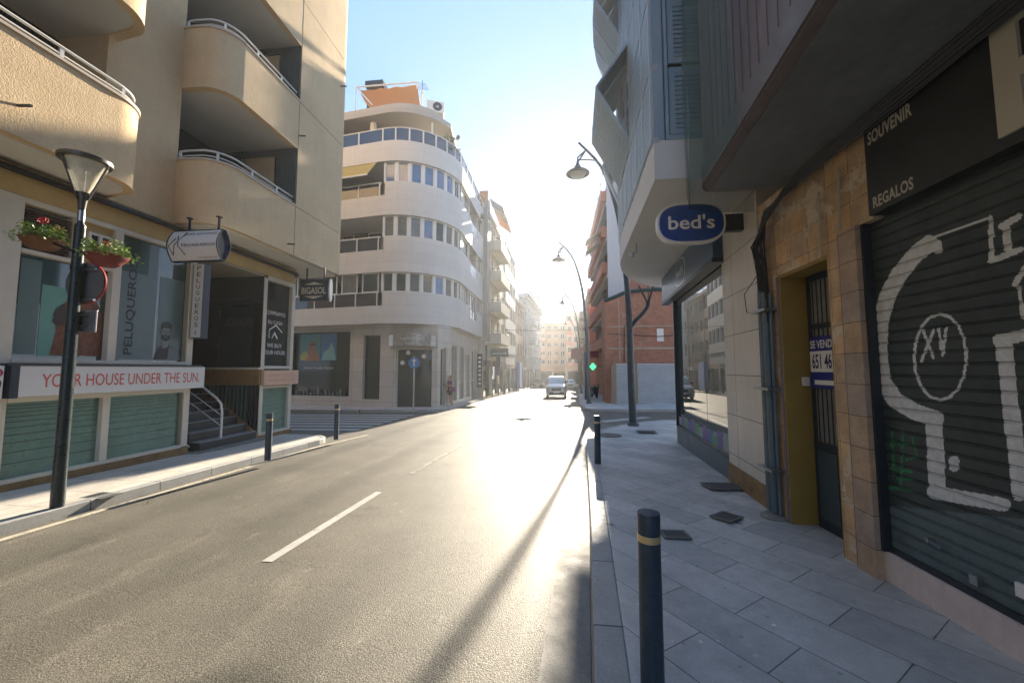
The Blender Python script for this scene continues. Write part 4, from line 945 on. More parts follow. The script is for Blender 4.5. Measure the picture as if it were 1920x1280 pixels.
h = empty('hoarding', (5.2, 24.3, gz(24.3)), 'corrugated pale metal hoarding round the corner in front of the brick ruin', 'hoarding')
def corr(p, q, z0, z1, zb=None):
    f = Fr((p[0], p[1], 0), (q[1]-p[1], -(q[0]-p[0]))); L = (Vector(q)-Vector(p)).length; m = MB(); n = int((z1-z0)/.13)
    for k in range(n):
        a = z0+.13*k
        for (t0, d0), (t1, d1) in zip(((0, 0), (.03, .035), (.09, .035), (.12, 0)), ((.03, .035), (.09, .035), (.12, 0), (.13, 0))): m.quad(f.p(0, a+t0, d0), f.p(L, a+t0, d0), f.p(L, a+t1, d1), f.p(0, a+t1, d1))
    m.quad(f.p(0, z0, -.02), f.p(L, z0, -.02), f.p(L, z1, -.02), f.p(0, z1, -.02)); return m
HG = M('galvanised grey sheet', (.40, .42, .43), .5, metal=.1, var=.08, vs=2); HW = M('off white sheet', (.55, .52, .45), .6, var=.08)
corr((3.55, 24.15), (4.75, 24.3), -.4, 2.1).build('sheet_panel', HG, h); corr((4.85, 24.3), (8.5, 24.75), -.4, 2.1).build('gate_panel', HG, h)
MB().box(3.38, 3.44, 24.1, 29, -.6, 2.0).build('side_panel', HW, h)
m = MB(); m.box(3.40, 3.56, 24.04, 24.2, -.5, 2.25); m.box(4.75, 4.85, 24.2, 24.34, -.5, 2.12); m.build('hoarding_post', M('ochre timber post', (.30, .22, .12), .8), h)
# ------------------------------------------------------------------ bed shop building
BB = empty('shop_building', (5, 8, gz(8)), 'grey shuttered building with bed shop, glass front and white overhang on the right', 'building')
PST = M('cream stone slabs', (.60, .55, .47), .45, var=.07, vs=1.5, streak=.08, brick=dict(w=9, h=.62, m=.006, off=0, oz=.2, c1=(.62, .57, .49), c2=(.58, .53, .45), mc=(.12, .11, .10), b=.003))
SKY_ = Vector((.078, .997, 0)).normalized()
FD_ = Fr((2.64, 5.30, 0), (-.997, .078))        # u runs towards the camera: distance s along the shop is -u
def sb(m, s0, s1, z0, z1, d0, d1): return m.fbox(FD_, -s1, -s0, z0, z1, d0, d1)
m = MB(); sb(m, 0, 1.40, -.3, 4.3, -.5, 0); sb(m, 5.13, 5.22, -.3, 4.3, -.5, .0); m.prism([(3.4, 5.32), (9, 5.32), (9, 10.6), (3.75, 10.5)], -.5, 4.28)
m.build('stone_wall', PST, BB)
m = MB(); sb(m, 0, 1.405, -.3, .26, -.1, .02); m.build('stone_plinth', OSTON, BB); MATS['ochre plinth stone']
GL2 = M('clear shop front glass', (.03, .05, .05), .015, spec=1, ior=1.9)
SP = M('slate blue plinth', (.06, .085, .10), .35, var=.15)
m = MB(); sb(m, 1.40, 5.13, -.35, .30, -.3, -.01); m.build('shop_plinth', SP, BB)
gl = MB()
for k in range(3): sb(gl, 1.42+k*1.235, 1.42+(k+1)*1.235-.012, .33, 3.56, -.06, -.045)
gl.build('shop_window', GL2, BB)
m = MB(); sb(m, 1.40, 5.13, .30, .335, -.1, .0); sb(m, 5.08, 5.15, .3, 3.56, -.1, .012)
for k in range(1, 3): sb(m, 1.42+k*1.235-.012, 1.42+k*1.235, .33, 3.56, -.06, -.043)
m.build('shop_window_frame', DGREY, BB)
RB = [M('bedding print violet', (.10, .06, .22), .4), M('bedding print green', (.05, .22, .10), .4), M('bedding print blue', (.04, .08, .30), .4), M('pale print', (.20, .26, .24), .4)]
m = MB()
for k in range(12): m.k = (3, 0, 1, 2, 0, 3, 1, 0, 2, 1, 0, 3)[k]; sb(m, 1.5+k*.3, 1.5+(k+1)*.3, .36, .60+.05*math.sin(k*2.1), -.044, -.041)
m.build('printed_strip', RB, BB)
# fascia with emblem
BF = M('blue grey fascia', (.045, .085, .15), .3, spec=.6)
e = empty('shop_sign', FD_.p(-3.5, 3.56, .05), 'long blue grey fascia with oval emblem above the bed shop glass', 'sign')
m = MB(); sb(m, 1.3, 5.75, 3.60, 4.26, .0, .16); m.build('sign_board', BF, e, bev=.004)
m = MB(); sb(m, 1.3, 5.78, 3.52, 3.60, -.02, .18); m.build('sign_edge', NAVY, e)
def superell(fr, uc, zc, a, b, d, m, n=40, p=3.0):
    m.quad(*[fr.p(uc+a*math.copysign(abs(math.cos(2*math.pi*i/n))**(2/p), math.cos(2*math.pi*i/n)), zc+b*math.copysign(abs(math.sin(2*math.pi*i/n))**(2/p), math.sin(2*math.pi*i/n)), d) for i in range(n)])
m = MB(); superell(FD_, -3.6, 3.93, .48, .29, .164, m); m.build('oval_rim', SIGNW, e); m = MB(); superell(FD_, -3.6, 3.93, .45, .265, .168, m); m.build('oval', BF, e)
text("bed's", FD_, -3.92, -3.28, 3.84, 4.04, .172, SIGNW, e, bold=.015)
# round projecting sign
FO = Fr((0, 5.7, 0), (0, -1))
e = empty('projecting_sign', (2.35, 5.7, 3.57), 'blue oval projecting sign with white letters on the bed shop corner', 'sign')
def sel(uc, zc, a, b, y0, y1, mat, nm, par=e):
    m = MB(); n = 48; P = []
    for i in range(n):
        t = 2*math.pi*i/n; P.append((uc+a*math.copysign(abs(math.cos(t))**(2/3.2), math.cos(t)), zc+b*math.copysign(abs(math.sin(t))**(2/2.5), math.sin(t))))
    vs = [(x, y0, z) for x, z in P]+[(x, y1, z) for x, z in P]
    m.add(vs, [tuple(range(n)), tuple(range(2*n-1, n-1, -1))]+[(i, i+n, (i+1) % n+n, (i+1) % n) for i in range(n)]); return m.build(nm, mat, par, smooth=40)
BLUE = M('royal blue sign', (.012, .06, .28), .3, spec=.6)
sel(1.94, 3.86, .475, .30, 5.68, 5.78, SIGNW, 'sign_case'); sel(1.94, 3.86, .445, .27, 5.674, 5.679, BLUE, 'sign_face')
text("bed's", FO, 1.62, 2.26, 3.765, 3.975, .030, WHITEP, e, bold=.015)
m = MB(); m.box(2.40, 2.72, 5.72, 5.82, 3.74, 3.98); m.build('sign_bracket', DGREY, e)
# overhanging upper floors
OV = [(1.33, 5.2), (1.48, 8.75)] + [(1.53, 9.4), (1.68, 10.1), (1.95, 10.8), (2.35, 11.5), (2.85, 12.1), (3.5, 12.5)]
m = MB(); m.prism([(x, y) for x, y in ([(9, 5.2), (9, 12.6)] + OV[::-1])], 4.30, 4.84); m.build('overhang_slab', M('overhang white render', (.66, .65, .62), .8, var=.05, vs=1), BB)
inn = [(x+.10, y+.10 if i == 0 else y-.05) for i, (x, y) in enumerate(OV)]
CURT = M('beige curtain wall', (.22, .17, .13), .8, var=.2)
m = MB(); m.prism([(9, 5.4), (9, 12.4)] + [(x+.45, y+(.2 if i == 0 else -.15)) for i, (x, y) in enumerate(OV)][::-1], 4.84, 14.2); m.build('upper_wall', CURT, BB)
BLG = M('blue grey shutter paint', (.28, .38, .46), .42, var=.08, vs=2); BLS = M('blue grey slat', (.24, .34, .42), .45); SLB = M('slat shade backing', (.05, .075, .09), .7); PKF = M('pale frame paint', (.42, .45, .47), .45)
def louvre(P00, P10, P11, P01, name, par, slats=13, w=.055, inward=None):
    """louvred leaf on four corners: P00 lower start, P10 lower end, P11 upper end, P01 upper start"""
    a, b, c, d = map(Vector, (P00, P10, P11, P01)); n = (b-a).cross(d-a).normalized(); L = (b-a).length; H = (d-a).length
    pt = lambda s, t, o=0: a*(1-s)*(1-t)+b*s*(1-t)+c*s*t+d*(1-s)*t+n*o
    m = MB(); ws, wt = w/L, w/H
    def slab(s0, s1, t0, t1, o0, o1, mb): mb.hexa([pt(s0, t0, o1), pt(s1, t0, o1), pt(s1, t0, o0), pt(s0, t0, o0), pt(s0, t1, o1), pt(s1, t1, o1), pt(s1, t1, o0), pt(s0, t1, o0)])
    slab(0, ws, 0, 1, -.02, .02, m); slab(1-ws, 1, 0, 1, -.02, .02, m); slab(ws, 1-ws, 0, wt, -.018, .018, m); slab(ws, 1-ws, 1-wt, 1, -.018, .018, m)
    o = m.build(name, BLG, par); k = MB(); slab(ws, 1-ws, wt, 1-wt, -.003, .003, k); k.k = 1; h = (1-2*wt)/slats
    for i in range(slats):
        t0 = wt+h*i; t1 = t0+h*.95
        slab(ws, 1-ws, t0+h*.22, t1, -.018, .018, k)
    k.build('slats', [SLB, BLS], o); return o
fr = Fr((1.33, 5.2, 0), (0, -1))
m = MB(); m.fbox(fr, .0, .14, 4.84, 14.2, -.16, .0); m.fbox(fr, .16, .20, 4.84, 14.2, -.1, .012); m.fbox(fr, 1.08, 1.18, 4.84, 14.2, -.1, .0); m.fbox(fr, .2, 7.6, 4.84, 4.9, -.1, .01)
m.build('corner_post', BLG, BB)
for r in range(6):
    for c in range(2):
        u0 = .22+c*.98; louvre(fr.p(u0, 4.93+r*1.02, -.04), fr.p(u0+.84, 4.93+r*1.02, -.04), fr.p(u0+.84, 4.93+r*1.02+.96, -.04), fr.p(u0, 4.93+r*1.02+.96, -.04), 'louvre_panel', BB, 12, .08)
# street face
path = [Vector(p) for p in OV]; cum = [0]
for i in range(1, len(path)): cum.append(cum[-1]+(path[i]-path[i-1]).length)
def onp(s):
    for i in range(1, len(path)):
        if s <= cum[i] or i == len(path)-1: t = (s-cum[i-1])/(cum[i]-cum[i-1]); return path[i-1].lerp(path[i], t)
rh = 1.02; bw = .62; nb_ = int(cum[-1]/bw)
op = {}
m = MB()
rails = MB()
ZR = [4.86, 5.9, 7.02, 8.06, 9.18, 10.22, 11.34, 12.4, 13.6]
for k in range(nb_):
    a = onp(.06+k*bw); b = onp(.06+(k+1)*bw)
    for r in range(len(ZR)-1):
        z0, z1 = ZR[r]+.03, ZR[r+1]-.05
        if (k, r) in {(k_, r_) for k_ in (3, 4, 5) for r_ in (1, 2)} | {(k_, r_) for k_ in (7, 8) for r_ in (1, 2)} | {(k_, r_) for k_ in range(5, 11) for r_ in (4, 5)}: continue
        if k > 8 and r > 5: continue
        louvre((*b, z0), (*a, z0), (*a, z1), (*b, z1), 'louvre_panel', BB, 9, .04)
for r, z in enumerate(ZR):
    q = [tuple(onp(s*cum[-1]/14)) for s in range(15)]; rails.strip(q[::1], z-.05, z+.03, -.07)
rails.build('floor_rail', PKF, BB)
m = MB()
for k in range(nb_+1):
    p = onp(min(cum[-1], .06+k*bw)); m.box(p.x-.03, p.x+.02, p.y-.02, p.y+.02, 4.84, 13.6)
m.build('mullions', PKF, BB)
DKG = M('dark opening glass', (.01, .05, .08), .1, spec=.8)
m = MB()
for (sa, sb_, za, zb) in ((.06+3*bw, .06+6*bw, 5.95, 8.0), (.06+7*bw, .06+9*bw, 5.9, 8.0), (.06+5*bw, .06+11*bw, 9.2, 11.3)):
    a, b = onp(sa), onp(sb_); m.quad((a.x+.12, a.y, za), (b.x+.12, b.y, za), (b.x+.12, b.y, zb), (a.x+.12, a.y, zb))
m.build('window_glass', DKG, BB)
def bifold(s0, s1, zt, zb, out, drop, name='folding_awning_leaf'):
    sl = 16
    a, b = onp(s0), onp(s1); t = (b-a).normalized(); n = Vector((-t.y, t.x)); zm = zt-drop
    A, B = a+n*out, b+n*out
    louvre((*B, zm), (*A, zm), (*a, zt), (*b, zt), name, BB, sl, .05)
    louvre((*b, zb), (*a, zb), (*A, zm-.02), (*B, zm-.02), name, BB, sl, .05)
for k in (3, 4, 5): bifold(.08+k*bw, .06+(k+1)*bw-.02, 8.02, 5.98, .62, .85)
for k in (7, 8): bifold(.08+k*bw, .06+(k+1)*bw-.02, 7.95, 5.95, .38, 1.0)
for k in range(5, 11): bifold(.08+k*bw, .06+(k+1)*bw-.02, 11.25, 9.25, .55, .98)
m = MB(); m.tube([(1.62, 7.9, 4.3), (1.62, 7.9, 4.12), (1.5, 7.8, 4.05)], .015, 5); m.lathe([(.03, 0), (.05, -.05), (.045, -.09)], (1.5, 7.8, 4.08), 10); m.build('soffit_lamp', ALU, BB, smooth=50)
# ------------------------------------------------------------------ nearest building on the right
NB = empty('old_building', (4, 2, 0), 'old building with dark projecting bay, ochre stone doorway and graffitied shutter on the near right', 'building')
FR0 = Fr((2.62, 0, 0), (-1, 0))
def ny(m, y0, y1, z0, z1, d0, d1): return m.fbox(FR0, -y1, -y0, z0, z1, d0, d1)
OST = M('ochre limestone cladding', (.5, .35, .18), .5, var=.28, vs=5, streak=.1, bump=.004, bs=35, patch=((.62, .52, .38), 3.2, .55), brick=dict(w=.30, h=.27, m=.003, off=0, c1=(.62, .39, .19), c2=(.45, .32, .20), mc=(.16, .11, .07), b=.004))
GST = M('brown limestone cladding', (.25, .17, .11), .5, var=.25, vs=5, bump=.002, bs=50, brick=dict(w=.5, h=.27, m=.004, off=0, c1=(.44, .30, .18), c2=(.36, .28, .22), mc=(.12, .09, .07), b=.004))
CONCD = M('dark stained concrete', (.15, .16, .16), .75, var=.3, vs=1.2, bump=.004, bs=25)
BAYC = M('dark brown ribbed cladding', (.17, .135, .13), .6, var=.2, vs=2, streak=.2)
m = MB(); m.wall(FR0, -5.22, -3.6, -.3, 3.86, [(-4.84, -4.0, -.04, 2.86)], .32); ny(m, 3.44, 3.6, 3.0, 3.86, -.3, 0); m.build('stone_wall', OST, NB)
m = MB(); ny(m, 3.60, 3.80, -.3, 3.0, -.05, .035); m.build('stone_pier', GST, NB, bev=.004)
m = MB(); ny(m, 3.80, 3.83, -.3, 3.0, 0, .02); ny(m, 4.84, 4.88, -.2, 2.84, .0, .012); m.build('mortar_edge', M('grey mauve mortar', (.20, .16, .17), .8, var=.2), NB)
m = MB(); ny(m, 4.815, 4.838, -.03, 2.84, -.31, -.002); ny(m, 4.0, 4.815, 2.82, 2.858, -.31, -.002); ny(m, 4.002, 4.02, -.03, 2.82, -.31, -.002); m.build('door_reveal', M('ochre yellow reveal', (.30, .20, .05), .6, var=.15, vs=3), NB)
m = MB(); ny(m, 4.0, 4.84, -.3, -.02, -.34, .03); m.build('door_step', KERB, NB)
# door
DB = M('dark blue door metal', (.03, .045, .06), .45, metal=.2, var=.2)
m = MB(); ny(m, 4.02, 4.80, 0.0, .95, -.31, -.27); ny(m, 4.02, 4.08, .95, 2.82, -.31, -.27); ny(m, 4.74, 4.80, .95, 2.82, -.31, -.27); ny(m, 4.08, 4.74, 2.74, 2.82, -.31, -.27); ny(m, 4.08, 4.74, 2.2, 2.26, -.31, -.27); ny(m, 4.39, 4.43, .95, 2.2, -.31, -.272)
d = m.build('door', DB, NB, bev=.003); m = MB()
for k in range(9): y = 4.13+k*.072; m.tube([(2.90, y, .95), (2.90, y, 2.74)], .009, 5)
m.build('door_bars', BLACK, d); m = MB(); ny(m, 4.08, 4.74, .95, 2.74, -.36, -.33); m.build('door_glass', GLASS, d)
m = MB(); ny(m, 4.08, 4.38, .12, .85, -.27, -.262); ny(m, 4.44, 4.74, .12, .85, -.27, -.262); m.build('door_panel', M('slate blue panel', (.05, .08, .10), .4, var=.2), d)
m = MB(); m.tube([(2.88, 4.36, 1.05), (2.85, 4.36, 1.05), (2.85, 4.36, 1.18), (2.88, 4.36, 1.18)], .009, 6); m.build('handle', ALU, d)
m = MB(); ny(m, 4.77, 4.81, 1.56, 1.66, -.24, -.18); m.build('entry_buzzer', SIGNW, NB)
# for sale placard
e = empty('for_sale_placard', FR0.p(-4.4, 1.54, -.25), 'blue and white for sale placard with phone number tied to the door bars', 'placard')
FP = Fr((2.62+.255, 0, 0), (-1, 0))
MB().fbox(FP, -4.76, -4.10, 1.54, 2.11, -.004, .004).build('placard_board', M('ultramarine placard', (.02, .03, .22), .35), e)
MB().fbox(FP, -4.755, -4.105, 1.72, 1.95, .004, .006).build('white_band', WHITEP, e)
text('SE VENDE - TEL', FP, -4.74, -4.12, 1.98, 2.07, .007, WHITEP, e, bold=.02); text('651 46 20 83', FP, -4.72, -4.12, 1.755, 1.92, .008, M('placard navy', (.015, .02, .12), .4), e, bold=.02)
MB().fbox(FP, -4.70, -4.3, 1.58, 1.63, .004, .006).build('white_strip', WHITEP, e)
# bay
bp = [(1.42, -8), (1.42, 0), (1.52, 2.2), (1.70, 4.40)] + arc(1.95, 4.50, .24, 170, 90, 5) + [(3.4, 4.76), (3.4, -8)]
m = MB(); m.prism(bp[::-1], 3.87, 13.5); m.build('projecting_bay', BAYC, NB, smooth=30, bev=.01)
m = MB(); m.prism([(x, y) for x, y in offs(bp[:-2], -.10)+[(3.3, 4.6), (3.3, -8)]][::-1], 3.85, 3.869); m.build('bay_soffit', CONCD, NB)
m = MB()
e2 = offs(bp[:9], .004)
for (za, zb, o) in ((3.872, 4.10, .02), (6.9, 7.1, .03)): m.strip(e2[:-1], za, zb, o)
m.build('bay_edge_band', M('bay band', (.14, .125, .12), .6, var=.2, vs=2), NB)
m = MB()
for i in range(3):
    a, b = Vector(bp[i]), Vector(bp[i+1]); L = (b-a).length; n_ = int(L/.16); t = (b-a)/L
    for k in range(n_):
        p = a+t*(k+.3)*.16; q = p+t*.07; nn = Vector((-t.y, t.x))*.006; m.hexa([(*p, 4.12), (*q, 4.12), (*(q+nn), 4.12), (*(p+nn), 4.12), (*p, 6.88), (*q, 6.88), (*(q+nn), 6.88), (*(p+nn), 6.88)])
m.build('bay_ribs', M('bay ribs mauve', (.15, .118, .12), .6), NB)
for k in range(3):
    y0 = 2.5-k*2.6; 
m = MB(); m.box(2.9, 9, -8, 5.25, -1, 13.4); m.build('rear_mass', CONCD, NB)
# safety net
net = bpy.data.materials.new('green safety net'); net.use_nodes = True; n = net.node_tree; b = n.nodes['Principled BSDF']; b.inputs['Base Color'].default_value = (.03, .10, .09, 1); b.inputs['Roughness'].default_value = .8; b.inputs['Alpha'].default_value = .42
m = MB(); NP = [(1.46, 3.2), (1.50, 4.5), (1.66, 4.86), (2.0, 4.98), (2.5, 5.02)]
for i in range(4):
    for j in range(8):
        z0, z1 = 3.72+j*1.2, 3.72+(j+1)*1.2; w_ = lambda z: .03*math.sin(z*2.3+i)
        m.quad((NP[i][0]+w_(z0), NP[i][1], z0), (NP[i+1][0]+w_(z0), NP[i+1][1], z0), (NP[i+1][0]+w_(z1), NP[i+1][1], z1), (NP[i][0]+w_(z1), NP[i][1], z1))
tag(m.build('safety_net', net, smooth=80), 'green translucent safety net wrapped round the corner of the dark bay', 'net')
# shop fascia
m = MB(); ny(m, -6, 3.44, 3.02, 3.86, -.2, .03); m.build('shop_fascia', M('charcoal fascia', (.035, .038, .038), .45, var=.2), NB)
def ptxt(s, y0, y1, z0, z1): text(s, FR0, -y0, -y1, z0, z1, .033, M('painted cream letters', (.48, .46, .38), .6), NB, 'lettering', bold=.03, spacing=1.05)
ptxt('SOUVENIR', 3.40, 3.0, 3.60, 3.71); ptxt('REGALOS', 3.39, 3.03, 3.06, 3.155)
CRM = M('cream letter block', (.50, .47, .38), .5)
m = MB(); A0, A1 = -2.47, -1.9
m.fbox(FR0, A0, A0+.13, 3.09, 3.84, .03, .05); m.fbox(FR0, A1-.13, A1, 3.09, 3.84, .03, .05); m.fbox(FR0, A0+.13, A1-.13, 3.70, 3.84, .03, .049); m.fbox(FR0, A0+.13, A1-.13, 3.38, 3.48, .03, .049); m.build('large_letter', CRM, NB)
# shutter with slats, painted
def inv(y, z, X=2.70):
    v = Vector((X, y, z))-CAM; f = v.dot(FW); return (960+720*v.dot(RT)/f-1560)*1.4222, (640-720*v.dot(UP)/f-300)*1.4222
W_ = 1; G_ = 2
ST_ = [([(262, 222), (225, 250), (180, 305), (150, 360), (130, 430), (126, 510), (136, 590), (170, 640), (225, 672), (278, 690)], 22, W_), ([(272, 690), (283, 880)], 23, W_), ([(272, 885), (460, 918)], 18, W_),
       ([(425, 155), (427, 270)], 7, W_), ([(425, 270), (505, 238)], 8, W_), ([(455, 178), (500, 150)], 9, W_), ([(465, 180), (470, 235)], 10, W_), ([(455, 490), (500, 890)], 18, W_), ([(445, 480), (520, 466)], 16, W_), ([(480, 490), (520, 900)], 5, W_),
       ([(250, 215), (422, 153)], 3, W_), ([(245, 455), (272, 528)], 4, W_), ([(272, 455), (240, 535)], 4, W_), ([(286, 450), (296, 520), (306, 448)], 4, W_), ([(490, 330), (515, 290)], 8, W_), ([(500, 340), (512, 420)], 6, W_),
       ([(290+70*math.cos(a/8*math.pi), 525+115*math.sin(a/8*math.pi)) for a in range(17)], 4, W_), ([(283, 226), (283, 238)], 13, W_), ([(327, 802), (327, 816)], 14, W_),
       ([(130, 720), (137, 800)], 3, G_), ([(162, 725), (165, 840)], 3, G_), ([(190, 722), (184, 872)], 3, G_), ([(155, 760), (217, 756)], 3, G_), ([(215, 740), (227, 790), (200, 800)], 3, G_), ([(160, 822), (215, 830)], 4, G_), ([(150, 872), (216, 880)], 4, G_), ([(175, 848), (215, 852)], 3, G_), ([(120, 735), (120, 770)], 2, G_)]
def hit(x, y):
    for pts, w, k in ST_:
        for (a, b), (c, d) in zip(pts, pts[1:]):
            dx, dy = c-a, d-b; t = max(0, min(1, ((x-a)*dx+(y-b)*dy)/(dx*dx+dy*dy+1e-9))); ex, ey = x-a-t*dx, y-b-t*dy
            if ex*ex+ey*ey < w*w: return k
    return 0
ys = [3.62-.0085*i for i in range(165)]; ys += [ys[-1]-.35*i for i in range(1, 24)]
pitch = .088; nz = int(2.74/pitch)
prof = [(.0, 0), (.05, .003), (.13, .0036), (.22, .004), (.31, .004), (.40, .004), (.49, .004), (.58, .004), (.67, .0036), (.76, .003), (.80, -.004), (.84, -.004), (.87, .002), (.92, .002), (.95, -.005), (.98, -.004)]
rows = [(.30+(i+t)*pitch, o) for i in range(nz) for t, o in prof]
V = [(2.70-o, y, z) for z, o in rows for y in ys]; nY = len(ys); F_ = []; K_ = []
random.seed(4)
for r in range(len(rows)-1):
    for c in range(nY-1):
        F_.append((r*nY+c, r*nY+c+1, (r+1)*nY+c+1, (r+1)*nY+c)); X_, Y_ = inv((ys[c]+ys[c+1])/2, (rows[r][0]+rows[r+1][0])/2)
        h = hit(X_, Y_) if ys[c] > 2.1 else 0
        if h and r % len(prof) == len(prof)-2: h = 0
        if h == G_ and random.random() < .35: h = 0
        if not h and Y_ > 905+.10*X_: h = 3
        K_.append(h)
m = MB(); m.v = [Vector(v) for v in V]; m.f = F_; m.m = K_
m.build('shutter_curtain', [M('black green shutter paint', (.045, .058, .058), .45, var=.25, vs=8), M('white shutter paint', (.62, .64, .64), .5, var=.2, vs=20), M('green spray paint', (.03, .26, .10), .5, var=.3, vs=30), M('slate shutter paint', (.10, .14, .15), .42, var=.25, vs=6)], NB)
m = MB(); ny(m, -6, 3.6, .0-.3, .27, -.2, -.03); m.build('low_wall', M('pale pink render', (.66, .57, .53), .8, var=.12, vs=3, streak=.12), NB)
m = MB(); ny(m, 3.575, 3.60, .27, 3.0, -.12, -.01); ny(m, -6, 3.6, .27, .315, -.12, -.055); m.build('shutter_guide', DGREY, NB)
m = MB(); ny(m, 3.2, 3.22, .5, .53, -.09, -.03); m.tube([(2.66, 3.25, .52), (2.66, 3.12, .50)], .008, 5); ny(m, 2.9, 2.95, .36, .42, -.09, -.045); m.build('shutter_lock', ALU, NB)
m = MB(); ny(m, 2.62, 2.70, .42, .50, -.10, -.055); m.build('sticker', WHITEP, NB)
m = MB(); m.tube([(2.585, 4.02, 3.5), (2.585, 4.03, 2.85)], .012, 6); m.tube([(2.585, 3.74, 3.6), (2.583, 3.77, 3.02)], .012, 6); m.build('conduit', M('bone conduit', (.42, .37, .28), .5), NB)
m = MB()
for i, (y, r, x) in enumerate(((5.17, .022, 2.56), (5.10, .032, 2.55), (5.01, .038, 2.55), (4.94, .02, 2.57))): m.tube([(x, y, .06), (x, y, 2.75-.03*i)], r, 12)
pb = tag(m.build('downpipes', M('blue grey conduit', (.10, .14, .155), .4, var=.15), NB, smooth=50))
m = MB()
for z in (.55, 1.5, 2.45): m.box(2.46, 2.62, 4.87, 5.22, z, z+.03)
m.build('pipe_clamp', ALU, NB)
m = MB(); m.lathe([(.16, 0), (.15, .06), (.10, .09)], (2.55, 5.03, -.04), 12); m.build('mortar_foot', CONC, NB)
m = MB(); random.seed(12)
for k in range(26):
    o = random.uniform(-1, 1); q = random.uniform(0, 1); r = random.choice((.005, .007, .009, .012))
    y = 4.95+random.random()*.24
    m.tube([(2.56+.02*o, y, 2.6-.3*q), (2.55+.03*o, y+.05*o, 2.95), (2.52+.05*o, y+.06*q, 3.3), (2.50, 4.9-.1*q, 3.58+.08*o), (2.5+.03*o, 4.4-.1*q, 3.74-.06*q), (2.5, 3.9, 3.80-.12*q), (2.52, 3.4, 3.82-.13*q+.03*o), (2.52, 2.2, 3.86-.16*q), (2.52, -3, 3.85-.14*q)], r, 5)
m.tube([(2.56, 5.2, 2.95), (2.5, 5.42, 2.75), (2.5, 5.38, 2.5), (2.55, 5.2, 2.46)], .006, 5)
tag(m.build('cable_bundle', M('black cables', (.02, .024, .03), .45), smooth=60), 'thick bundle of black cables climbing the stone corner and running under the dark bay', 'cables')
# ------------------------------------------------------------------ street furniture
def lampmast(loc, label, arm=False):
    e = empty('street_lamp', loc, label, 'street lamp', 'tall curved lamps along the right pavement')
    return e
LPX = [(0, -.02), (-.03, 1.5), (-.05, 3.6), (-.09, 4.6), (-.16, 5.55), (-.26, 6.72), (-.52, 8.12), (-.97, 9.35), (-1.73, 10.26)]
def smooth_pts(P, n=4):
    P = [Vector(p) for p in P]; out = []
    for i in range(len(P)-1):
        p0, p1, p2, p3 = P[max(i-1, 0)], P[i], P[i+1], P[min(i+2, len(P)-1)]
        for k in range(n):
            t = k/n; out.append(.5*((2*p1)+(-p0+p2)*t+(2*p0-5*p1+4*p2-p3)*t*t+(-p0+3*p1-3*p2+p3)*t**3))
    return out+[P[-1]]
L0 = gnd(1187, 795); e = lampmast(L0, 'nearest tall curved lamp, with a forked side arm, at the right pavement corner')
pts = smooth_pts([(x, 0, z) for x, z in LPX]); n = len(pts)
m = MB(); m.tube([p+L0 for p in pts], [.135-.095*i/(n-1) for i in range(n)], 12); m.lathe([(.2, -.03), (.2, .03), (.15, .06)], L0, 16); lp0 = m.build('pole', POLE, e, smooth=60)
LA_ = Vector((-1.78, 0, 9.2))
m = MB(); m.tube([L0+Vector((-1.45, 0, 10.0)), L0+LA_+Vector((0, 0, .3))], .035, 6); m.tube([L0+Vector((-1.1, 0, 9.55)), L0+LA_+Vector((0, 0, .42))], .025, 6); m.tube([L0+Vector((-1.45, 0, 9.98)), L0+LA_+Vector((0, 0, .5)), L0+LA_], .03, 6); m.build('bracket', POLE, e)
m = MB(); m.lathe([(.04, .35), (.07, .22), (.12, .16), (.13, .1), (.10, .08), (.22, .02), (.42, -.10), (.43, -.13), (.40, -.13)], L0+LA_, 24); hd = m.build('lamp_head', POLE, e, smooth=40)
m = MB(); m.lathe([(.30, -.12), (.27, -.18), (.12, -.22)], L0+LA_, 20); m.build('lamp_glass', M('lamp diffuser', (.45, .45, .42), .3), hd, smooth=60)
for (g_, lab) in ((gnd(1104, 756), 'second tall curved lamp, standing by the hoarding corner across the side street'), (Vector((2.35, 39, gz(39)+.13)), 'third tall curved lamp along the far right kerb'), (Vector((3.0, 54, gz(54)+.13)), 'fourth and smallest looking curved lamp, farthest down the right kerb')):
    c = copy_tree(e); c.location = g_; c['label'] = lab
m = MB(); m.tube(smooth_pts([L0+Vector(p) for p in ((-.03, 0, 3.35), (.18, 0, 3.62), (.42, 0, 3.86), (.58, 0, 4.08), (.62, 0, 4.3))]), .075, 8); m.tube([L0+Vector((.60, 0, 4.2)), L0+Vector((.30, 0, 4.85))], .03, 6); m.tube([L0+Vector((.62, 0, 4.2)), L0+Vector((.80, 0, 4.85))], .035, 6); m.tube([L0+Vector((.62, 0, 4.25)), L0+Vector((.62, 0, 4.95))], .015, 6); m.lathe([(.09, -.12), (.10, 0), (.09, .12)], L0+Vector((-.03, 0, 3.4)), 10)
m.build('side_arm', M('dark arm paint', (.03, .04, .045), .5), e, smooth=50)
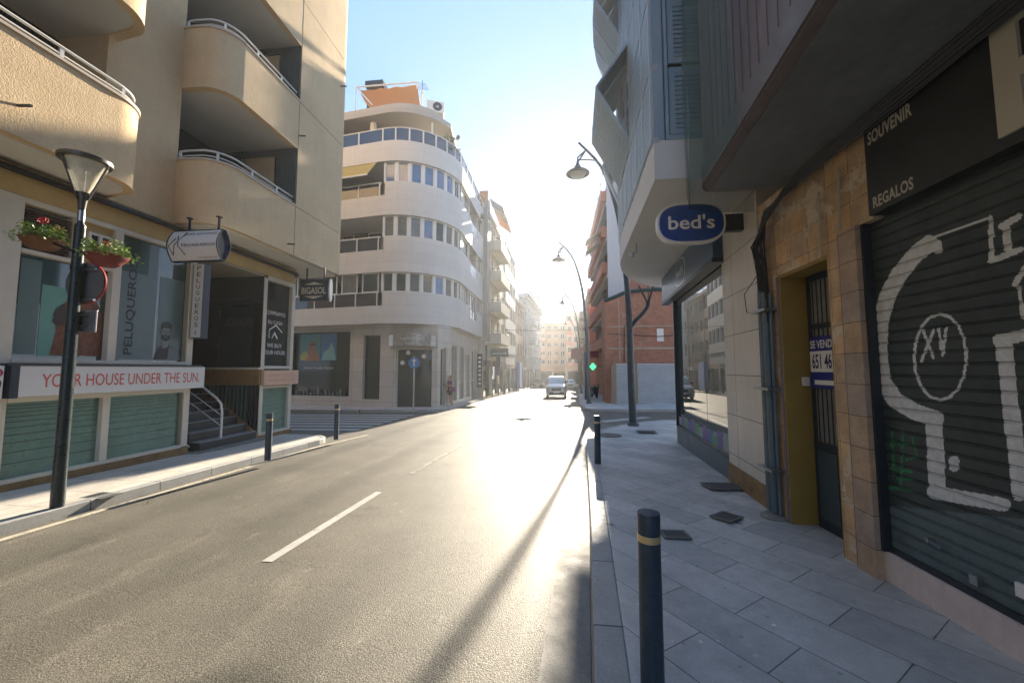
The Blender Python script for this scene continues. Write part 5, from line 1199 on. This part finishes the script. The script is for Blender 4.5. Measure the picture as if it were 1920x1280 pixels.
# bollards
def bollard(loc, label):
    e = empty('bollard', loc, label, 'bollard', 'dark bollards along the kerbs')
    m = MB(); m.lathe([(.061, -.02), (.059, .745)], loc, 24); m.lathe([(.059, .782), (.060, .886), (.058, .894), (.03, .897)], loc, 24); m.build('post', BLKRD, e, smooth=40)
    m = MB(); m.lathe([(.0575, .744), (.0608, .747), (.0608, .780), (.0575, .783)], loc, 24); m.build('reflective_band', BAND, e, smooth=40); return e
b0 = Vector((.485, 2.22, gz(2.22)+.127)); bo = bollard(b0, 'nearest large dark bollard with brass band at the bottom of the picture')
for (q, lab) in ((gnd(1121, 868), 'second dark bollard on the right pavement by the kerb corner'), (gnd(502, 860), 'dark bollard on the left pavement in front of the entrance stair'), (gnd(630, 822), 'dark bollard at the rounded end of the left pavement')):
    c = copy_tree(bo); c.location = q; c['label'] = lab
# far row of slim posts on the left
pst = None
for i, (x, y) in enumerate(((-5.25, 31.2), (-5.15, 34.0), (-5.05, 36.8), (-4.9, 39.5), (-4.7, 42.2), (-4.45, 45), (-4.15, 48), (-3.85, 51), (-3.75, 55))):
    q = Vector((x-.05, y, gz(y)+.127))
    if pst is None:
        pst = empty('slim_post', q, 'first slim dark post of the row on the far left pavement', 'post', 'slim posts along the far left kerb'); m = MB(); m.lathe([(.05, 0), (.05, .95), (.03, 1.0)], q, 10); m.build('post', BLKRD, pst, smooth=40); m = MB(); m.lathe([(.052, .82), (.052, .87)], q, 10); m.build('reflective_band', BAND, pst)
    else:
        c = copy_tree(pst); c.location = q; c['label'] = 'slim dark post number %d from the near end of the far left kerb row' % (i+1) if False else ('slim dark post of the far left kerb row, %s along the row' % ('second', 'third', 'fourth', 'fifth', 'sixth', 'seventh', 'eighth', 'ninth')[i-1])
# flower lamp on the left
LQ = gnd(107, 950); LQ.z -= .005
e = empty('street_lamp', LQ, 'short lamp post with conical glass head between two flower baskets on the left pavement', 'street lamp')
LQ2 = LQ+Vector((-.06, 0, 0))
m = MB(); m.lathe([(.066, 0), (.064, 1.2), (.06, 2.2), (.054, 3.55), (.054, 3.58), (.032, 3.62), (.032, 3.86)], LQ, 24); m.lathe([(.058, 2.98), (.064, 3.0), (.064, 3.04), (.058, 3.06)], LQ, 24)
m.build('pole', M('green grey lamp post', (.028, .040, .042), .3, metal=.3, var=.3, vs=5), e, smooth=40)
m = MB(); m.lathe([(.036, 3.80), (.045, 3.90), (.07, 4.02), (.045, 4.03)], LQ, 20); m.lathe([(.245, 4.42), (.262, 4.435), (.262, 4.475), (.235, 4.495), (.07, 4.515)], LQ, 32)
for k in range(3):
    a = R(25+120*k); m.tube([LQ+Vector((.055*math.cos(a), .055*math.sin(a), 3.93)), LQ+Vector((.252*math.cos(a), .252*math.sin(a), 4.46))], .014, 6)
m.build('lantern_frame', M('lantern bronze', (.085, .075, .062), .35, metal=.4), e, smooth=40)
m = MB(); m.lathe([(.05, 4.02), (.12, 4.2), (.18, 4.33), (.222, 4.43)], LQ, 28); m.build('lantern_glass', M('ribbed lantern glass', (.85, .80, .66), .25, spec=.8, alpha=.55, bump=.006, bs=9, var=.25, vs=7), e, smooth=60)
m = MB(); m.lathe([(.036, 3.64), (.036, 3.78)], LQ, 16); m.build('pole_collar', ALU, e, smooth=40)
LEAF = M('geranium leaves', (.24, .33, .08), .5, var=.4, vs=30); RED = M('geranium red', (.45, .012, .03), .5, var=.3, vs=40); BASK = M('brown basket', (.15, .06, .02), .55, var=.2, vs=12); BASK2 = M('oxblood basket', (.17, .022, .02), .55, var=.2, vs=12)
def basket(c, mat, label, seed, tilt):
    random.seed(seed); e = empty('flower_basket', c, label, 'flower basket', 'geranium baskets on the lamp post')
    m = MB(); pr = [(.10, 0), (.145, .03), (.15, .036), (.175, .065), (.18, .07), (.205, .10), (.21, .105), (.228, .14), (.232, .15), (.215, .152)]; m.lathe([(a_*.92, b_*.92) for a_, b_ in pr], c, 28); m.build('basket', mat, e, smooth=40)
    m = MB(); fl = MB(); st = MB()
    for k in range(820):
        a = random.uniform(0, 6.283); r = .25*math.sqrt(random.random())*random.choice((1, 1, 1.15)); h = .15+random.random()**1.6*.16+(.05 if math.sin(a*3+seed) > .3 else 0)
        if r > .24: h = .10+random.random()*.1; r += random.random()*.09*(1 if math.cos(a-tilt) > .2 else .2)
        p = c+Vector((r*math.cos(a), r*math.sin(a), h)); s = random.uniform(.014, .028)
        u = Vector((random.gauss(0, 1), random.gauss(0, 1), random.gauss(0, .6))).normalized(); v = u.cross(Vector((random.gauss(0, .5), random.gauss(0, .5), 1))).normalized()
        m.quad(p-u*s, p-v*s*.8-u*s*.2, p+u*s*.9, p+v*s*.8-u*s*.1)
    for (x, y, h, rr) in ((-.03, .0, .43, .06), (.14, .05, .34, .035)) if seed == 1 else ((-.02, 0, .32, .055), (-.17, .02, .26, .03)):
        q = c+Vector((x, y, h)); st.tube([c+Vector((x*.6, y, .12)), q], .005, 5)
        fl = MB()
        for k in range(70):
            u = Vector((random.gauss(0, 1), random.gauss(0, 1), random.gauss(0, .7))).normalized(); v = u.orthogonal().normalized(); w_ = u.cross(v); p = q+u*rr*random.uniform(.5, 1); s = .013
            fl.quad(p-v*s, p-w_*s, p+v*s, p+w_*s)
        fl.v = [c+(v_-c)*.92 for v_ in fl.v]; fl.build('flower', RED, e)
    for q_ in (m, st):
        for i_, v_ in enumerate(q_.v): q_.v[i_] = c+(v_-c)*.92
    m.build('leaves', LEAF, e); st.build('stems', LEAF, e)
basket(LQ+Vector((-.56, 0, 3.28)), BASK, 'brown hanging basket with tall red geranium, left of the lamp post', 1, 3.14)
basket(LQ+Vector((.46, -.02, 3.02)), BASK2, 'dark red basket with trailing geranium, right of the lamp post', 2, 0)
m = MB(); m.tube([LQ+Vector((-.4, 0, 3.36)), LQ+Vector((-.12, 0, 3.26)), LQ+Vector((.12, 0, 3.22)), LQ+Vector((.3, 0, 3.12))], .012, 6); m.tube([LQ+Vector((-.36, 0, 3.36)), LQ+Vector((-.1, 0, 3.26))], .009, 6); m.build('basket_arm', BLACK, e)
# traffic signs seen from behind
FT_ = Fr((0, LQ.y+.14, 0), (-.25, -.97))
e = empty('round_traffic_sign', LQ+Vector((.11, .14, 2.5)), 'round traffic sign seen from its grey back on the left lamp post', 'traffic sign')
SB = M('sign back grey', (.14, .15, .155), .4, metal=.3, var=.1, vs=4)
fs = Fr(LQ+Vector((.06, .09, 0)), (.08, -1))
def disc(m, fr, u, z, r, d0, d1, n=36):
    a = [(u+r*math.cos(6.2832*i/n), z+r*math.sin(6.2832*i/n)) for i in range(n)]; b0_ = len(m.v)
    m.add([fr.p(x, y, d1) for x, y in a]+[fr.p(x, y, d0) for x, y in a], [tuple(range(n)), tuple(range(2*n-1, n-1, -1))]+[(i, i+n, (i+1) % n+n, (i+1) % n) for i in range(n)])
m = MB(); disc(m, fs, -.05, 2.84, .265, -.012, 0); m.build('sign_plate', SB, e)
m = MB(); disc(m, fs, -.05, 2.84, .28, -.03, -.0125); m.build('sign_rim', M('sign red', (.42, .03, .03), .4), e)
m = MB(); m.fbox(fs, -.22, .12, 2.60, 2.63, 0, .03); m.fbox(fs, -.22, .12, 3.0, 3.03, 0, .03); m.build('sign_clamp', ALU, e)
e = empty('small_traffic_plate', LQ+Vector((.12, .13, 2.2)), 'small rectangular plate seen from behind, under the round sign', 'traffic sign')
m = MB(); m.fbox(fs, -.16, .12, 2.20, 2.47, -.012, 0); m.build('sign_plate', SB, e, bev=.004); m = MB(); m.fbox(fs, -.17, .132, 2.19, 2.48, -.03, -.013); m.build('sign_edge', ALU, e, bev=.006)
m = MB(); m.fbox(fs, -.2, .05, 2.27, 2.29, 0, .03); m.fbox(fs, -.2, .05, 2.40, 2.42, 0, .03); m.build('sign_clamp', ALU, e)
# blue round sign across the side street
q = gnd(775, 770); e = empty('round_traffic_sign', q, 'blue round traffic sign on a thin pole before the curved white corner', 'traffic sign')
m = MB(); m.tube([q-Vector((0, 0, .05)), q+Vector((0, 0, 2.6))], .035, 8); m.build('pole', ALU, e, smooth=50)
f = Fr(q, (.2, -1)); m = MB(); disc(m, f, 0, 2.28, .27, .04, .05); m.build('sign_plate', M('sign blue', (.03, .16, .40), .35), e); m = MB(); m.fbox(f, -.03, .03, 2.12, 2.4, .05, .054); m.quad(f.p(-.11, 2.36, .053), f.p(.11, 2.36, .053), f.p(0, 2.49, .053)); m.build('arrow', SIGNW, e)
# traffic signal pole and dark shop banner
q = Vector((-5.5, 29.6, gz(29.6)+.127)); e = empty('sign_post', q, 'dark pole carrying a small lantern at the end of the white corner building', 'post')
m = MB(); m.tube([q, q+Vector((0, 0, 4.1))], .07, 8); m.build('pole', DGREY, e, smooth=50); m = MB(); m.lathe([(.06, 4.1), (.2, 4.45), (.2, 4.5), (.05, 4.6)], q, 12); m.build('lantern', SIGNW, e)
f = Fr((0, 31.0, 0), (0, -1)); e = empty('shop_sign', (-4.6, 31, 3), 'dark green projecting shop board on the cream block front', 'sign'); MB().fbox(f, -5.45, -3.95, 2.75, 3.45, -.1, 0).build('sign_board', M('bottle green', (.012, .06, .05), .4), e); m = MB(); m.fbox(f, -5.3, -4.1, 3.0, 3.06, 0, .01); m.build('stripe', SIGNW, e)
f = Fr((0, 34.0, 0), (0, -1)); tag(MB().fbox(f, -5.5, -5.05, 1.2, 2.9, -.05, 0).build('shop_banner', M('violet banner', (.06, .05, .13), .5)), 'hanging violet banner under the dark green shop board', 'banner')
tag(MB().box(-5.0, -4.6, 47.4, 50.5, -.6, 2.6).build('blue_shop_front', M('bright blue shop front', (.02, .13, .42), .5)), 'bright blue shop front at the foot of the brown building', 'shop front')
# right side things down the street
tag(MB().box(1.98, 2.35, 28.6, 29.9, gz(29)+.1, 3.0).build('information_column', M('deep blue column', (.012, .045, .12), .4)), 'tall deep blue information column beside the second curved lamp', 'column')
e = empty('pharmacy_sign', (2.9, 31, 1.6), 'lit green pharmacy cross sign by the tower', 'sign'); GE = M('lit green', (.05, .75, .20), .4, emit=.5)
f = Fr((0, 31, 0), (0, -1)); m = MB(); m.fbox(f, 2.55, 3.05, 1.87, 2.05, -.12, 0); m.fbox(f, 2.71, 2.89, 1.70, 1.87, -.12, 0); m.fbox(f, 2.71, 2.89, 2.05, 2.22, -.12, 0); m.build('cross', GE, e); m = MB(); m.fbox(f, 3.05, 3.9, 1.95, 2.0, -.08, -.04); m.build('bracket', DGREY, e)
e = empty('shop_sign', (1.7, 33, 2.8), 'dark red projecting sign board beside the row of lamps', 'sign'); f = Fr((0, 33, 0), (0, -1)); MB().fbox(f, 1.15, 2.15, 2.6, 3.5, -.1, 0).build('sign_board', M('wine red board', (.20, .02, .04), .4), e); m = MB(); m.fbox(f, 2.15, 2.9, 3.0, 3.06, -.06, -.02); m.build('bracket', DGREY, e)
e = empty('shop_sign', (3.0, 32, 2.8), 'second dark red sign board, above the green pharmacy cross', 'sign'); f = Fr((0, 32.4, 0), (0, -1)); MB().fbox(f, 2.7, 3.4, 2.7, 3.25, -.1, 0).build('sign_board', MATS['wine red board'], e)
m = MB(); m.tube([(-5.2, 38, 5.7), (-2, 37, 5.45), (1, 36, 5.4), (3.9, 35, 5.55)], .02, 5); tag(m.build('overhead_cable', BLACK), 'thin cable strung across the street above the van', 'cable')
# ------------------------------------------------------------------ vehicles
TYRE = M('tyre rubber', (.02, .02, .02), .8); RIM = M('wheel rim', (.25, .25, .26), .35, metal=.7); LITE = M('headlight glass', (.6, .62, .62), .1, spec=.8); WIN = M('car window glass', (.015, .03, .035), .04, spec=.9)
def vehicle(name, label, loc, rz, secs, paint, wsx, wheels, wr, wind, grille, hl, group=None):
    e = empty(name, (0, 0, 0), label, 'van' if 'van' in name else 'car', group)
    m = MB(); rings = []
    for (y, zb, zm, zt, wb, wm, wt) in secs:
        P = [(wb*.96, zb), (wb, zb+.12), (wm, zm), (wt+.02, zt-.10), (wt*.86, zt)]; rings.append([(x, y, z) for x, z in P]+[(-x, y, z) for x, z in P[::-1]])
    nn = len(rings[0]); V = [p for r_ in rings for p in r_]; F = [(i*nn+k, i*nn+(k+1) % nn, (i+1)*nn+(k+1) % nn, (i+1)*nn+k) for i in range(len(rings)-1) for k in range(nn)]
    F += [tuple(range(nn-1, -1, -1)), tuple((len(rings)-1)*nn+k for k in range(nn))]; m.add(V, F); body = m.build('body', paint, e, smooth=32)
    (y0, z0, w0), (y1, z1, w1) = wind
    m = MB(); m.quad((-w0, y0-.02, z0), (w0, y0-.02, z0), (w1, y1-.02, z1), (-w1, y1-.02, z1)); m.build('windscreen', WIN, e)
    for s in (-1, 1):
        m = MB(); (ya, za, wa), (yb, zb_, wb_) = wsx; m.quad((s*wa, ya, za), (s*wa, yb, za), (s*wb_, yb-.1, zb_), (s*wb_, ya+.35, zb_)); m.build('side_window', WIN, e)
        a, b, c, d = hl; m = MB(); m.hexa([(s*a, -.02, c), (s*b, .06, c+.03), (s*b, .2, c+.03), (s*a, .2, c), (s*a, .0, d), (s*b, .14, d+.05), (s*b, .25, d+.05), (s*a, .2, d)]); m.build('headlight', LITE, e)
        m = MB(); m.hexa([(s*(w0+.06), y0+.25, z0+.05), (s*(w0+.26), y0+.2, z0+.07), (s*(w0+.26), y0+.32, z0+.07), (s*(w0+.06), y0+.37, z0+.05), (s*(w0+.06), y0+.25, z0+.25), (s*(w0+.26), y0+.2, z0+.27), (s*(w0+.26), y0+.32, z0+.27), (s*(w0+.06), y0+.37, z0+.25)]); m.build('wing_mirror', DGREY, e, bev=.02)
        for wy in wheels[1]:
            x = s*(wheels[0]); m = MB(); m.lathe([(wr*.62, -.10), (wr*.95, -.10), (wr, -.06), (wr, .06), (wr*.95, .10), (wr*.62, .10)], (x, wy, wr), 20, 'x'); w_ = m.build('wheel', TYRE, e, smooth=50); m = MB(); m.lathe([(.05, -.07), (wr*.6, -.09), (wr*.6, .09), (.05, .07)], (x, wy, wr), 14, 'x'); m.build('rim', RIM, w_, smooth=50)
    for (a, b, c, d, yy, mt, nm) in grille: m = MB(); m.box(a, b, yy, yy+.1, c, d); m.build(nm, mt, e, bev=.01)
    e.location = loc; e.rotation_euler = (-math.atan(SL), 0, rz); return e
SILV = M('silver car paint', (.34, .35, .36), .3, metal=.5, coat=.5)
vsec = [(0.0, .28, .5, .85, .80, .84, .62), (.08, .24, .6, .98, .84, .87, .72), (.45, .22, .8, 1.12, .87, .88, .80), (.95, .22, .95, 1.20, .87, .89, .80), (1.05, .22, 1.0, 1.27, .87, .89, .80), (1.75, .22, 1.0, 1.76, .87, .89, .69), (2.1, .22, 1.0, 1.82, .87, .89, .69), (4.1, .22, 1.0, 1.82, .87, .89, .70), (4.38, .28, 1.0, 1.70, .86, .87, .68)]
v = vehicle('van', 'silver family van driving towards the camera in the middle of the street', (-.09, 31.7, gz(31.7)+.002), 0, vsec, SILV, ((1.15, 1.12, .89), (3.9, 1.55, .79)), (.76, (.85, 3.6)), .32, ((1.03, 1.20, .70), (1.76, 1.70, .60)),
            [(-.40, .40, .66, .86, -.04, BLACK, 'grille'), (-.62, .62, .26, .52, -.05, DGREY, 'bumper'), (-.26, .26, .46, .57, -.06, SIGNW, 'number_plate')], (.42, .82, .66, .88))
m = MB()
for s in (-1, 1): m.tube([(s*.62, 2.0, 1.84), (s*.62, 2.1, 1.89), (s*.62, 3.9, 1.89), (s*.62, 4.0, 1.84)], .02, 5)
tmp = m.build('roof_rail', DGREY, loc=(0, 0, 0)); tmp.parent = v
csec = [(0.0, .25, .45, .62, .74, .78, .6), (.1, .2, .55, .74, .80, .84, .7), (.9, .2, .7, .90, .84, .86, .76), (1.15, .2, .75, .96, .84, .86, .76), (1.9, .2, .8, 1.40, .84, .86, .58), (2.9, .2, .8, 1.43, .84, .86, .58), (3.7, .2, .8, 1.02, .84, .86, .7), (4.2, .28, .7, .90, .80, .82, .65)]
def car(loc, rz, paint, label): return vehicle('parked_car', label, loc, rz, csec, paint, ((1.25, .92, .865), (3.4, 1.33, .64)), (.74, (.8, 3.3)), .31, ((1.12, .95, .68), (1.88, 1.36, .52)), [(-.35, .35, .4, .52, -.05, BLACK, 'grille'), (-.24, .24, .28, .38, -.07, SIGNW, 'number_plate')], (.45, .76, .48, .62), 'cars far down the street')
car((2.0, 60, gz(60)), 0, M('white car paint', (.6, .6, .6), .3, coat=.5), 'white car just right of the silver van, farther down the street')
car((3.0, 76, gz(76)), R(80), M('grey car paint', (.15, .16, .17), .3, coat=.5), 'dark grey car crossing at the far end of the street')
car((-3.2, 64, gz(64)), 0, M('black car paint', (.03, .03, .035), .3, coat=.5), 'dark car left of the silver van, far down the street')
# motor scooter on the right pavement
e = empty('motor_scooter', (0, 0, 0), 'dark motor scooter parked on the right pavement before the tower', 'scooter')
m = MB(); m.lathe([(.16, -.05), (.25, -.04), (.25, .04), (.16, .05)], (0, 0, .25), 16, 'x'); m.build('wheel', TYRE, e); m = MB(); m.lathe([(.16, -.05), (.25, -.04), (.25, .04), (.16, .05)], (0, 1.25, .25), 16, 'x'); m.build('wheel', TYRE, e)
m = MB(); m.hexa([(-.17, .2, .25), (.17, .2, .25), (.17, 1.4, .35), (-.17, 1.4, .35), (-.15, .15, .38), (.15, .15, .38), (.14, 1.45, .72), (-.14, 1.45, .72)]); m.hexa([(-.17, .12, .3), (.17, .12, .3), (.17, .28, .3), (-.17, .28, .3), (-.2, -.02, .95), (.2, -.02, .95), (.2, .10, .98), (-.2, .10, .98)]); m.build('body', DGREY, e, bev=.03)
m = MB(); m.hexa([(-.15, .6, .7), (.15, .6, .7), (.15, 1.4, .76), (-.15, 1.4, .76), (-.13, .62, .78), (.13, .62, .78), (.13, 1.4, .84), (-.13, 1.4, .84)]); m.build('saddle', BLACK, e, bev=.02)
m = MB(); m.tube([(-.32, .12, 1.05), (-.1, .05, 1.0), (.1, .05, 1.0), (.32, .12, 1.05)], .018, 6); m.build('handlebar', BLACK, e); m = MB(); m.lathe([(.07, -.03), (.08, .0), (.02, .02)], (0, 0, .9), 12, 'y'); m.build('headlight', LITE, e)
e.location = (3.0, 30.5, gz(30.5)+.13); e.rotation_euler = (0, 0, R(12))
# ------------------------------------------------------------------ person walking past the shop
pq = gnd(843, 762)
def skin_body(name, nodes, edges, mat, parent, sub=2):
    me = bpy.data.meshes.new(name); me.from_pydata([n_[0] for n_ in nodes], edges, []); o = bpy.data.objects.new(name, me); COL.objects.link(o); o.parent = parent
    me.materials.append(mat); s = o.modifiers.new('s', 'SKIN'); 
    for i, n_ in enumerate(nodes):
        r_ = n_[1]; me.skin_vertices[0].data[i].radius = (r_, r_) if not isinstance(r_, tuple) else r_
    me.skin_vertices[0].data[0].use_root = True
    ss = o.modifiers.new('u', 'SUBSURF'); ss.levels = sub; ss.render_levels = sub
    s.use_smooth_shade = True; return o
e = empty('person', (0, 0, 0), 'person in purple top and dark shorts looking at a phone by the corner shop', 'person')
SKN = M('skin', (.38, .20, .13), .55); TOPM = M('purple top', (.09, .05, .10), .8); SHO = M('dark shorts', (.035, .035, .045), .8); HR = M('grey blond hair', (.30, .24, .16), .7)
N = [((0, 0, .90), (.14, .10)), ((0, .01, 1.10), (.13, .09)), ((0, .0, 1.30), (.16, .10)), ((0, 0, 1.40), (.10, .08)), ((0, -.01, 1.45), .052), ((0, -.02, 1.50), .055), ((0, -.035, 1.56), (.075, .085)), ((0, -.03, 1.62), (.07, .08)),
     ((.085, 0, .84), .085), ((.09, -.05, .48), .055), ((.09, -.02, .28), .052), ((.09, .02, .08), .034), ((.10, -.06, .03), .03), ((.11, -.13, .025), .025),
     ((-.085, 0, .84), .085), ((-.09, .06, .48), .055), ((-.09, .13, .28), .052), ((-.09, .2, .09), .034), ((-.09, .14, .03), .03), ((-.10, .07, .025), .025),
     ((.17, 0, 1.36), .055), ((.22, .0, 1.12), .042), ((.12, -.2, 1.14), .034), ((.06, -.28, 1.2), .024), ((.05, -.31, 1.22), .024),
     ((-.17, 0, 1.36), .055), ((-.23, .0, 1.12), .042), ((-.14, -.2, 1.12), .034), ((-.06, -.28, 1.18), .024), ((-.04, -.31, 1.2), .024)]
E = [(0, 1), (1, 2), (2, 3), (3, 4), (4, 5), (5, 6), (6, 7), (0, 8), (8, 9), (9, 10), (10, 11), (11, 12), (12, 13), (0, 14), (14, 15), (15, 16), (16, 17), (17, 18), (18, 19), (2, 20), (20, 21), (21, 22), (22, 23), (23, 24), (2, 25), (25, 26), (26, 27), (27, 28), (28, 29)]
skin_body('body', N, E, SKN, e)
skin_body('top', [((0, 0, .92), (.165, .12)), ((0, .01, 1.10), (.155, .11)), ((0, 0, 1.30), (.18, .12)), ((0, 0, 1.39), (.12, .09)), ((.18, 0, 1.35), .068), ((.22, 0, 1.2), .06), ((-.18, 0, 1.35), .068), ((-.22, 0, 1.2), .06)], [(0, 1), (1, 2), (2, 3), (2, 4), (4, 5), (2, 6), (6, 7)], TOPM, e)
skin_body('shorts', [((0, 0, .93), (.158, .115)), ((.09, 0, .84), .105), ((.092, -.03, .60), .085), ((-.09, 0, .84), .105), ((-.092, .04, .60), .085)], [(0, 1), (1, 2), (0, 3), (3, 4)], SHO, e)
skin_body('hair', [((0, .02, 1.60), (.085, .085)), ((0, .03, 1.66), (.08, .085)), ((0, .07, 1.54), (.07, .05)), ((0, .07, 1.46), (.05, .03))], [(0, 1), (0, 2), (2, 3)], HR, e)
m = MB()
for s in (-1, 1): m.lathe([(.004, -.012), (.012, -.006), (.012, .004)], (s*.028, -.112, 1.585), 8, 'y')
o = m.build('eyes', BLACK, loc=(0, 0, 0)); o.parent = e
m = MB(); m.hexa([(-.012, -.118, 1.55), (.012, -.118, 1.55), (.01, -.1, 1.55), (-.01, -.1, 1.55), (-.004, -.112, 1.585), (.004, -.112, 1.585), (.004, -.1, 1.585), (-.004, -.1, 1.585)]); o = m.build('nose', SKN, loc=(0, 0, 0)); o.parent = e
for s in (1, -1):
    m = MB(); hp = Vector((s*.045, -.31, 1.21))
    for k in range(4): m.tube([hp+Vector((0, 0, .02-.016*k)), hp+Vector((-s*.02, -.045+.004*k, .025-.016*k)), hp+Vector((-s*.045, -.04, .025-.016*k))], .008, 5)
    m.tube([hp+Vector((0, .01, .02)), hp+Vector((-s*.02, -.01, .06))], .009, 5); o = m.build('fingers', SKN, loc=(0, 0, 0)); o.parent = e
    m = MB(); m.hexa([(s*.095-.045, -.17 if s > 0 else .03, 0), (s*.095+.045, -.17 if s > 0 else .03, 0), (s*.095+.045, .07 if s > 0 else .26, 0), (s*.095-.045, .07 if s > 0 else .26, 0)]+[(s*.095-.035, -.15 if s > 0 else .05, .05), (s*.095+.035, -.15 if s > 0 else .05, .05), (s*.095+.03, .06 if s > 0 else .25, .09), (s*.095-.03, .06 if s > 0 else .25, .09)]); o = m.build('shoe', M('pale shoe', (.4, .36, .33), .6), loc=(0, 0, 0)); o.parent = e
e.location = pq; e.rotation_euler = (0, 0, R(-55))
m = MB(); m.box(-.035, .035, -.37, -.36, 1.16, 1.30); 
for i, v_ in enumerate(m.v): m.v[i] = Matrix.Rotation(R(-55), 3, 'Z') @ v_ + pq
tag(m.build('phone', BLACK), 'phone held up in both hands by the person in purple', 'phone')
m = MB(); m.hexa([(.17, -.02, .82), (.28, -.02, .82), (.28, .22, .82), (.17, .22, .82), (.18, .0, 1.08), (.26, .0, 1.08), (.26, .2, 1.08), (.18, .2, 1.08)]); m.tube([(.22, .02, 1.07), (.19, .01, 1.36), (.12, .0, 1.43), (.0, .12, 1.3), (.2, .18, 1.07)], .012, 5)
for i, v_ in enumerate(m.v): m.v[i] = Matrix.Rotation(R(-55), 3, 'Z') @ v_ + pq
tag(m.build('shoulder_bag', M('magenta bag', (.22, .04, .12), .6), bev=.01), 'magenta bag hanging from the shoulder of the person in purple', 'bag')
# potted plants on the roof terrace and balcony
def bush(c, r, label, seed, n=700):
    random.seed(seed); e = empty('terrace_plant', c, label, 'plant', None); m = MB(); m.lathe([(.16, 0), (.2, .3), (.18, .3)], c, 12); m.build('pot', M('terracotta pot', (.30, .12, .06), .7), e)
    m = MB(); bl = [(Vector((random.gauss(0, .4)*r, random.gauss(0, .4)*r, .5+random.random()*r*1.6)), random.uniform(.25, .5)*r) for _ in range(7)]
    for k in range(n):
        q, br = random.choice(bl); u = Vector((random.gauss(0, 1), random.gauss(0, 1), random.gauss(0, 1))).normalized(); p = Vector(c)+q+u*br*random.uniform(.5, 1); v_ = u.orthogonal().normalized(); w_ = (u*.4+v_.cross(u)).normalized(); s = random.uniform(.03, .07)
        m.quad(p-v_*s, p-w_*s*.6, p+v_*s, p+w_*s*.6)
    m.build('leaves', M('terrace leaves', (.05, .09, .03), .6, var=.4, vs=9), e)
    m = MB(); m.tube([Vector(c)+Vector((0, 0, .2)), Vector(c)+Vector((0, 0, .9))], .02, 5); m.build('stem', WOOD, e)
bush((-6.1, 21.6, 14.15), .6, 'leafy plant at the right end of the corner building terrace rail', 5)
bush((-6.0, 27.6, 11.9), .7, 'climbing plant farther along the street side terrace of the corner building', 6)
bush((-9.6, 20.3, 14.15), .3, 'small potted plant behind the terrace rail by the column', 8, 250)
# ------------------------------------------------------------------ the air
hz = bpy.data.materials.new('thin haze'); hz.use_nodes = True; n = hz.node_tree
for x in list(n.nodes):
    if x.type == 'BSDF_PRINCIPLED': n.nodes.remove(x)
pv = n.nodes.new('ShaderNodeVolumePrincipled'); pv.inputs['Color'].default_value = (.93, .96, 1, 1); pv.inputs['Density'].default_value = .0009; pv.inputs['Anisotropy'].default_value = .64
n.links.new(pv.outputs[0], n.nodes['Material Output'].inputs['Volume'])
o = MB().box(-165, 165, -65, 305, -8.2, 22).build('haze', hz); tag(o, kind='stuff')
SC.cycles.volume_step_rate = 4; SC.cycles.volume_max_steps = 64
